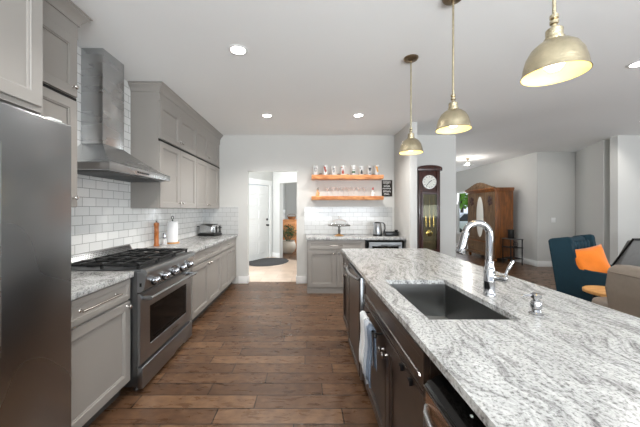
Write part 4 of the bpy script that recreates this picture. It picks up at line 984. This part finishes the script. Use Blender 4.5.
for i in range(190):
    a = rnd.uniform(0, 2*PI); el = rnd.uniform(0.15, 1.45); r = 0.30*rnd.uniform(0.35, 1.0)
    c = Vector((px_+r*math.cos(a)*math.cos(el)*1.0, py_+r*math.sin(a)*math.cos(el), 0.46+r*1.35*math.sin(el)))
    d = Vector((math.cos(a), math.sin(a), rnd.uniform(-0.5, 0.7))).normalized(); s_ = d.cross(Vector((0, 0, 1))).normalized(); L = rnd.uniform(0.06, 0.12); w = L*0.26; n_ = d.cross(s_)
    vs = [m._v(c), m._v(c+d*L*0.5+s_*w+n_*0.008), m._v(c+d*L-n_*0.01), m._v(c+d*L*0.5-s_*w+n_*0.008)]; m._f(vs)
build('foliage', m, 'leaf', t, smooth=0)
m = MB()
for i in range(14):
    a = 2*PI*i/14; m.tube([(px_+0.05*math.cos(a), py_+0.05*math.sin(a), 0.36), (px_+0.14*math.cos(a), py_+0.14*math.sin(a), 0.6), (px_+0.19*math.cos(a), py_+0.19*math.sin(a), 0.78)], 0.005, 6)
build('stems', m, 'leaf', t)
t = thing('wooden_chest', 'honey brown wooden chest of drawers behind the potted plant', 'chest', (-0.60, 9.75, 0))
build('body', MB().box(-0.86, -0.36, 9.5, 9.95, 0.06, 1.0, 0.006), 'shelf', t)
build('top', MB().box(-0.88, -0.34, 9.48, 9.97, 1.001, 1.03, 0.005), 'shelf', t)
TC = frame((0, 9.5, 0), (1, 0, 0), (0, -1, 0))
for i in range(4):
    d_ = build('drawer', MB(TC).box(-0.84, -0.38, 0.001, 0.016, 0.10+i*0.222, 0.305+i*0.222, 0.004), 'shelf', t)
    k = MB(TC); knob_geo(k, -0.61, 0.016, 0.2+i*0.222); build('knob', k, 'iron', d_)
for x in (-0.85, -0.42):
    for y in (9.51, 9.89): build('foot', MB().box(x, x+0.05, y, y+0.05, 0, 0.0595), 'shelf', t)
t = thing('wicker_basket', 'small dark wicker basket on top of the wooden chest', 'basket', (-0.52, 9.7, 1.031))
build('bowl', MB().lathe([(0.001, 1.031), (0.10, 1.031), (0.15, 1.12), (0.158, 1.13), (0.145, 1.13), (0.095, 1.045), (0.001, 1.043)], (-0.52, 9.7, 0), 24), 'bread', t)
build('handle', MB().tube([(-0.52+0.152*math.cos(a), 9.7, 1.125+0.09*math.sin(a)) for a in [PI*i/12 for i in range(13)]], 0.007, 8), 'bread', t)
t = thing('white_vase', 'slim white vase with pale dried stems on the chest', 'vase', (-0.79, 9.7, 1.031))
build('vase', MB().lathe([(0.001, 1.031), (0.03, 1.031), (0.045, 1.09), (0.02, 1.16), (0.025, 1.18), (0.018, 1.18), (0.001, 1.165)], (-0.79, 9.7, 0), 20), 'plastic_w', t)
m = MB()
for i in range(7):
    a = i*0.9; m.tube([(-0.79, 9.7, 1.165), (-0.79+0.015*math.cos(a), 9.7+0.015*math.sin(a), 1.26), (-0.79+0.035*math.cos(a), 9.7+0.03*math.sin(a), 1.36)], [0.002, 0.003, 0.010], 6)
build('dried_stems', m, 'paper', t)
t = thing('wall_picture', 'small grey framed picture on the wall beyond the hall', 'picture', (-0.89, 9.6, 1.40))
build('frame', MB().box(-0.8995, -0.875, 9.0, 10.3, 1.40, 1.72, 0.004), 'pebble', t)
build('print', MB().box(-0.8745, -0.872, 9.05, 10.25, 1.44, 1.68), 'art', t, smooth=0)

# ------------------------------------------------------------------ armoire (front towards -X)
t = thing('armoire', 'antique oak armoire with oval mirror and carved crest', 'armoire', (5.2, 8.05, 0))
ax, ab, ay0, ay1 = 4.90, 5.38, 7.42, 8.69
build('case', MB().box(ax+0.02, ab, ay0, ay1, 0.10, 1.86, 0.004), 'oak_s', t)
for y in (ay0+0.03, ay1-0.09):
    for x in (ax+0.02, ab-0.08): build('foot', MB().box(x, x+0.06, y, y+0.06, 0, 0.0995, 0.003), 'oak_s', t)
TA = frame((ax+0.02, 0, 0), (0, 1, 0), (-1, 0, 0))
build('base_rail', MB(TA).box(ay0, ay1, 0.0005, 0.04, 0.10, 0.17, 0.004), 'oak', t)
m = MB(); m.box(ax-0.03, ab, ay0-0.035, ay1+0.035, 1.8605, 1.90, 0.006).box(ax-0.055, ab, ay0-0.05, ay1+0.05, 1.9005, 1.945, 0.008); build('cornice', m, 'oak_s', t)
dr_ = cab_drawer(TA, t, ay0+0.03, ay1-0.03, 0.19, 0.46, 'oak', handle=False, fr=0.03)
for u in (ay0+0.3, ay1-0.3):
    k = MB(TA); bar_geo(k, u-0.05, u+0.05, 0.02, 0.325, 0.006); build('handle', k, 'gold', dr_)
for (u0, u1, nm) in ((ay0+0.02, ay0+0.42, 'side_panel'), (ay1-0.42, ay1-0.02, 'side_panel')):
    m = MB(TA); door_geo(m, u0, u1, 0.50, 1.38, fr=0.06, rec=0.01); door_geo(m, u0, u1, 1.385, 1.84, fr=0.09, rec=0.014); sp2 = build(nm, m, 'oak', t, smooth=0)
    m = MB(TA)
    for j in range(5):
        m.sphere(((u0+u1)/2+0.05*math.cos(j*1.26), 0.010, 1.60+0.085*math.sin(j*1.26)), 0.045, 10, (1, 0.4, 1.2))
    m.sphere(((u0+u1)/2, 0.016, 1.60), 0.025, 10, (1, 0.5, 1)); build('carving', m, 'mahog', sp2)
u0, u1 = ay0+0.43, ay1-0.43
m = MB(TA); door_geo(m, u0, u1, 0.50, 1.84, fr=0.04, rec=0.004); dr2 = build('door', m, 'oak', t, smooth=0)
uc = (u0+u1)/2
def oval(mb, a, b, w0, w1, zc=1.16): mb.loft([[(uc+a*math.cos(t_)*k, w, zc+b*math.sin(t_)*k) for t_ in [2*PI*i/40 for i in range(40)]] for k, w in ((1, w0), (1, w1), (0.97, w1+0.003))])
m = MB(TA); oval(m, 0.175, 0.60, 0.0165, 0.021); mr = build('mirror_frame', m, 'oak', dr2)
m = MB(TA); oval(m, 0.16, 0.57, 0.0245, 0.026); build('oval_mirror', m, 'dial', dr2)
# carved crest
cr = []
for i in range(41):
    s_ = i/40; u = ay0-0.03+(ay1-ay0+0.06)*s_; c = abs(s_-0.5)*2
    hgt = 0.02+0.15*max(0, math.cos(c*PI/2))**1.6+0.018*math.sin(s_*PI*10)**2*(1-c)
    cr.append((u, 1.9455+hgt))
poly = [(ay0-0.03, 1.9455)] + cr + [(ay1+0.03, 1.9455)]
m = MB(); m.prism(poly, ax-0.05, ax-0.01, 'yz'); ck = build('crest', m, 'oak', t, smooth=0)
m = MB()
for s_, r in ((0, 0.05), (-0.11, 0.035), (0.11, 0.035), (-0.22, 0.026), (0.22, 0.026)): m.sphere((ax-0.052, (ay0+ay1)/2+s_, 2.04-abs(s_)*0.25), r, 12, (0.35, 1, 0.8))
build('crest_carving', m, 'oak', ck)

# metal stand with speaker
t = thing('metal_side_stand', 'small black metal stand with open shelves beside the armoire', 'stand', (5.14, 7.12, 0))
m = MB()
for x in (5.00, 5.28):
    for y in (6.98, 7.26): m.box(x-0.009, x+0.009, y-0.009, y+0.009, 0, 0.629)
build('leg_frame', m, 'iron', t, smooth=0)
for z in (0.63, 0.42, 0.15): build('shelf', MB().box(4.98, 5.30, 6.96, 7.28, z, z+0.015, 0.003), 'iron' if z < 0.6 else 'steel_d', t)
tag(build('speaker', MB().box(5.06, 5.15, 7.06, 7.18, 0.6455, 0.87, 0.006), 'black', None), 'small black speaker box on top of the metal stand', 'speaker')
t = thing('decorative_wheel', 'small dark round ornament on the middle shelf of the stand', 'ornament', (5.19, 7.08, 0.436))
build('ring', MB().tube([(5.19+0.06*math.cos(a), 7.08, 0.502+0.06*math.sin(a)) for a in [2*PI*i/20 for i in range(21)]], 0.005, 8), 'iron', t)
build('spoke', MB().tube([(5.14, 7.08, 0.502), (5.24, 7.08, 0.502)], 0.003, 6).tube([(5.19, 7.08, 0.45), (5.19, 7.08, 0.555)], 0.003, 6), 'iron', t)
# light switch
t = thing('light_switch', 'white rocker light switch on the wall behind the armchair', 'light switch', (5.90, 6.81, 1.06))
build('plate', MB().box(5.85, 5.955, 6.812, 6.8195, 1.06, 1.175, 0.002), 'plastic_w', t)
build('rocker', MB().box(5.885, 5.92, 6.807, 6.8118, 1.085, 1.15, 0.001), 'plastic_w', t)

# ------------------------------------------------------------------ wingback armchair (faces local +X)
t = thing('wingback_armchair', 'teal wingback armchair with tufted back beyond the island', 'armchair', (3.55, 3.34, 0), math.radians(-60))
def sidepoly():
    return [(-0.34, 0.16), (0.36, 0.16), (0.38, 0.66), (0.35, 0.69), (0.05, 0.665), (-0.07, 0.65), (-0.17, 0.665), (-0.205, 0.72), (-0.225, 0.85), (-0.22, 0.98), (-0.23, 1.03), (-0.26, 1.045), (-0.43, 1.01), (-0.455, 0.985)]
for s_ in (-1, 1):
    y0, y1 = (-0.375, -0.305) if s_ < 0 else (0.335, 0.405)
    build('wing', MB().prism(sidepoly(), y0, y1, 'xz', 0.018), 'teal', t, world=False, smooth=50)
m = MB(); m.prism([(-0.335, 0.30), (-0.18, 0.30), (-0.30, 1.00), (-0.33, 1.02), (-0.42, 1.00), (-0.445, 0.975)], -0.304, 0.334, 'xz', 0.02)
bk = build('backrest', m, 'teal', t, world=False, smooth=50)
m = MB()
for r in range(4):
    for c in range(6 - (r % 2)):
        y = -0.24+0.11*c+(0.055 if r % 2 else 0); z = 0.58+0.12*r; x = -0.18-0.09*(z-0.30)/0.74+0.004
        m.sphere((x, y, z), 0.013, 10, (0.5, 1, 1))
build('tuft_button', m, 'teal', bk, world=False)
m = MB()
for r in range(3):
    for c in range(5):
        y = -0.235+0.11*c; z = 0.62+0.12*r+0.06; x = -0.18-0.09*(z-0.30)/0.74+0.0
        m.sphere((x-0.004, y+0.0 if r % 2 else y+0.05, z), 0.054, 12, (0.40, 0.95, 1.15))
build('tufting', m, 'teal', bk, world=False)
build('seat', MB().box(-0.17, 0.36, -0.303, 0.333, 0.17, 0.34, 0.02).box(-0.17, 0.38, -0.30, 0.33, 0.342, 0.47, 0.045, 4), 'teal', t, world=False, smooth=50)
for x in (-0.30, 0.30):
    for y in (-0.31, 0.31): build('leg', MB().tube([(x, y, 0.159), (x*1.08, y*1.04, 0.0)], [0.022, 0.013], 12), 'mahog', t, world=False)
# pillow
def pillow_mesh(L, T_):
    m = MB(T_); n = 16; R = []
    for side in (1, -1):
        pass
    V = {}
    for side in (1, -1):
        for i in range(n+1):
            for j in range(n+1):
                u, v = -1+2*i/n, -1+2*j/n
                edge = (i in (0, n) or j in (0, n))
                if side == -1 and edge: V[side, i, j] = V[1, i, j]; continue
                pin = 1-0.10*(1-(u*u))*(abs(v) ** 2) ; pin2 = 1-0.10*(1-(v*v))*(abs(u) ** 2)
                h = 0.085*((1-u**4)*(1-v**4))**0.6+0.006*math.sin(u*5+v*3)*(0 if edge else 1)
                V[side, i, j] = m._v((side*h if not edge else 0, u*L*pin2, v*L*pin))
        for i in range(n):
            for j in range(n): m._f([V[side, i, j], V[side, i+1, j], V[side, i+1, j+1], V[side, i, j+1]])
    return m
pT = Matrix.Translation((3.345, 3.37, 0.735)) @ Matrix.Rotation(math.radians(-104), 4, 'Z') @ Matrix.Rotation(math.radians(-14), 4, 'Y') @ Matrix.Rotation(math.radians(12), 4, 'X')
tag(build('throw_pillow', pillow_mesh(0.195, pT), 'orange', None, smooth=70), 'bright orange square throw pillow on the teal armchair', 'pillow')
# side table
t = thing('round_side_table', 'small round honey wood side table before the teal armchair', 'side table', (3.05, 2.86, 0))
build('tabletop', MB().lathe([(0.001, 0.515), (0.185, 0.515), (0.205, 0.525), (0.205, 0.548), (0.195, 0.556), (0.001, 0.556)], (3.05, 2.86, 0), 40), 'honey', t)
for i in range(3):
    a = 2*PI*i/3+0.4; build('leg', MB().tube([(3.05+0.11*math.cos(a), 2.86+0.11*math.sin(a), 0.514), (3.05+0.17*math.cos(a), 2.86+0.17*math.sin(a), 0.0)], [0.014, 0.010], 10), 'iron', t)
# sofa facing +X, its back to the island
t = thing('leather_sofa', 'taupe leather sofa seen from behind at the right edge', 'sofa', (2.965, 1.7, 0), math.radians(-3))
build('base', MB().box(-0.42, 0.45, -0.85, 0.70, 0.06, 0.30, 0.02), 'leather', t, world=False, smooth=50)
build('backrest', MB().prism([(-0.40, 0.305), (-0.12, 0.305), (-0.20, 0.86), (-0.24, 0.90), (-0.38, 0.905), (-0.44, 0.87), (-0.445, 0.70)], -0.72, 0.72, 'xz', 0.03), 'leather', t, world=False, smooth=50)
build('piping', MB().tube([(-0.442, -0.70, 0.845), (-0.446, 0.0, 0.845), (-0.442, 0.70, 0.845)], 0.005, 8), 'leather', t, world=False)
for y0, y1 in ((-0.90, -0.722), (0.722, 0.92)): build('arm', MB().box(-0.40, 0.46, y0, y1, 0.06, 0.575, 0.05, 4), 'leather', t, world=False, smooth=50)
for y0, y1 in ((-0.715, -0.003), (0.003, 0.715)): build('seat_cushion', MB().box(-0.12, 0.47, y0, y1, 0.305, 0.47, 0.04, 4), 'leather', t, world=False, smooth=50)
for x in (-0.36, 0.40):
    for y in (-0.80, 0.80): build('foot', MB().box(x-0.03, x+0.03, y-0.03, y+0.03, 0, 0.0595), 'black', t, world=False, smooth=0)
# grey sling chair
t = thing('grey_lounge_chair', 'grey cloth lounge chair with black frame at the right edge', 'chair', (4.985, 4.40, 0), math.radians(90))
build('backrest', MB().prism([(-0.10, 0.40), (0.0, 0.40), (-0.26, 0.925), (-0.34, 0.925)], -0.33, 0.33, 'xz', 0.02), 'grey_fab', t, world=False, smooth=50)
build('seat', MB().box(-0.06, 0.5, -0.33, 0.33, 0.33, 0.42, 0.03), 'grey_fab', t, world=False, smooth=50)
for s_ in (-1, 1):
    build('frame', MB().tube([(-0.36, 0.345*s_, 0.955), (0.05, 0.36*s_, 0.30), (0.25, 0.36*s_, 0.0)], 0.014, 8).tube([(-0.30, 0.36*s_, 0.0), (0.05, 0.36*s_, 0.30), (0.5, 0.36*s_, 0.34)], 0.014, 8), 'black', t, world=False)
build('top_rail', MB().tube([(-0.35, -0.345, 0.945), (-0.35, 0.345, 0.945)], 0.016, 8), 'black', t, world=False)

# ------------------------------------------------------------------ outside the far window
struct('ground_outside', MB().box(5.7, 40, 5, 45, -0.35, -0.25), 'grass', 0)
def tree(x, y, h, r, lab, seed):
    rnd = random.Random(seed); t = thing('garden_tree', lab, 'tree', (x, y, -0.25))
    build('trunk', MB().tube([(x, y, -0.25), (x+0.1, y, h*0.35), (x, y+0.1, h*0.6)], [0.16, 0.12, 0.08], 10), 'mahog', t)
    m = MB()
    for i in range(700):
        d = Vector((rnd.gauss(0, 1), rnd.gauss(0, 1), rnd.gauss(0, 1))).normalized()*r*rnd.uniform(0.5, 1.0)
        c = Vector((x, y, h*0.62))+Vector((d.x, d.y, d.z*0.85)); a = Vector((rnd.gauss(0, 1), rnd.gauss(0, 1), rnd.gauss(0, 1))).normalized(); b = a.cross(Vector((rnd.gauss(0, 1), rnd.gauss(0, 1), 1))).normalized(); L = r*0.13
        m._f([m._v(c-a*L), m._v(c+b*L*0.6), m._v(c+a*L), m._v(c-b*L*0.6)])
    build('foliage', m, 'leaf2', t, smooth=0)
tree(13.0, 24.0, 5.0, 2.0, 'leafy green tree seen through the far window', 2)
tree(8.4, 18.0, 3.2, 1.0, 'smaller light green tree nearer the far window', 4)
t = thing('parked_car', 'silver car parked outside the far window', 'car', (9.1, 16.5, -0.25), math.radians(20))
build('body', MB().prism([(-2.1, 0.3), (2.1, 0.3), (2.15, 0.7), (1.3, 0.95), (0.8, 1.4), (-1.0, 1.45), (-1.7, 1.0), (-2.15, 0.9)], -0.85, 0.85, 'xz', 0.06), 'car', t, world=False)
build('window', MB().prism([(1.1, 0.98), (0.72, 1.34), (-0.95, 1.38), (-1.45, 1.0)], -0.87, 0.87, 'xz', 0.01), 'blackglass', t, world=False)
for x in (-1.35, 1.35):
    for y in (-0.80, 0.80): build('wheel', MB().lathe([(0.001, -0.1), (0.30, -0.1), (0.32, -0.06), (0.32, 0.06), (0.30, 0.1), (0.001, 0.1)], (x, y, 0.32), 24, axis='y'), 'black', t, world=False)
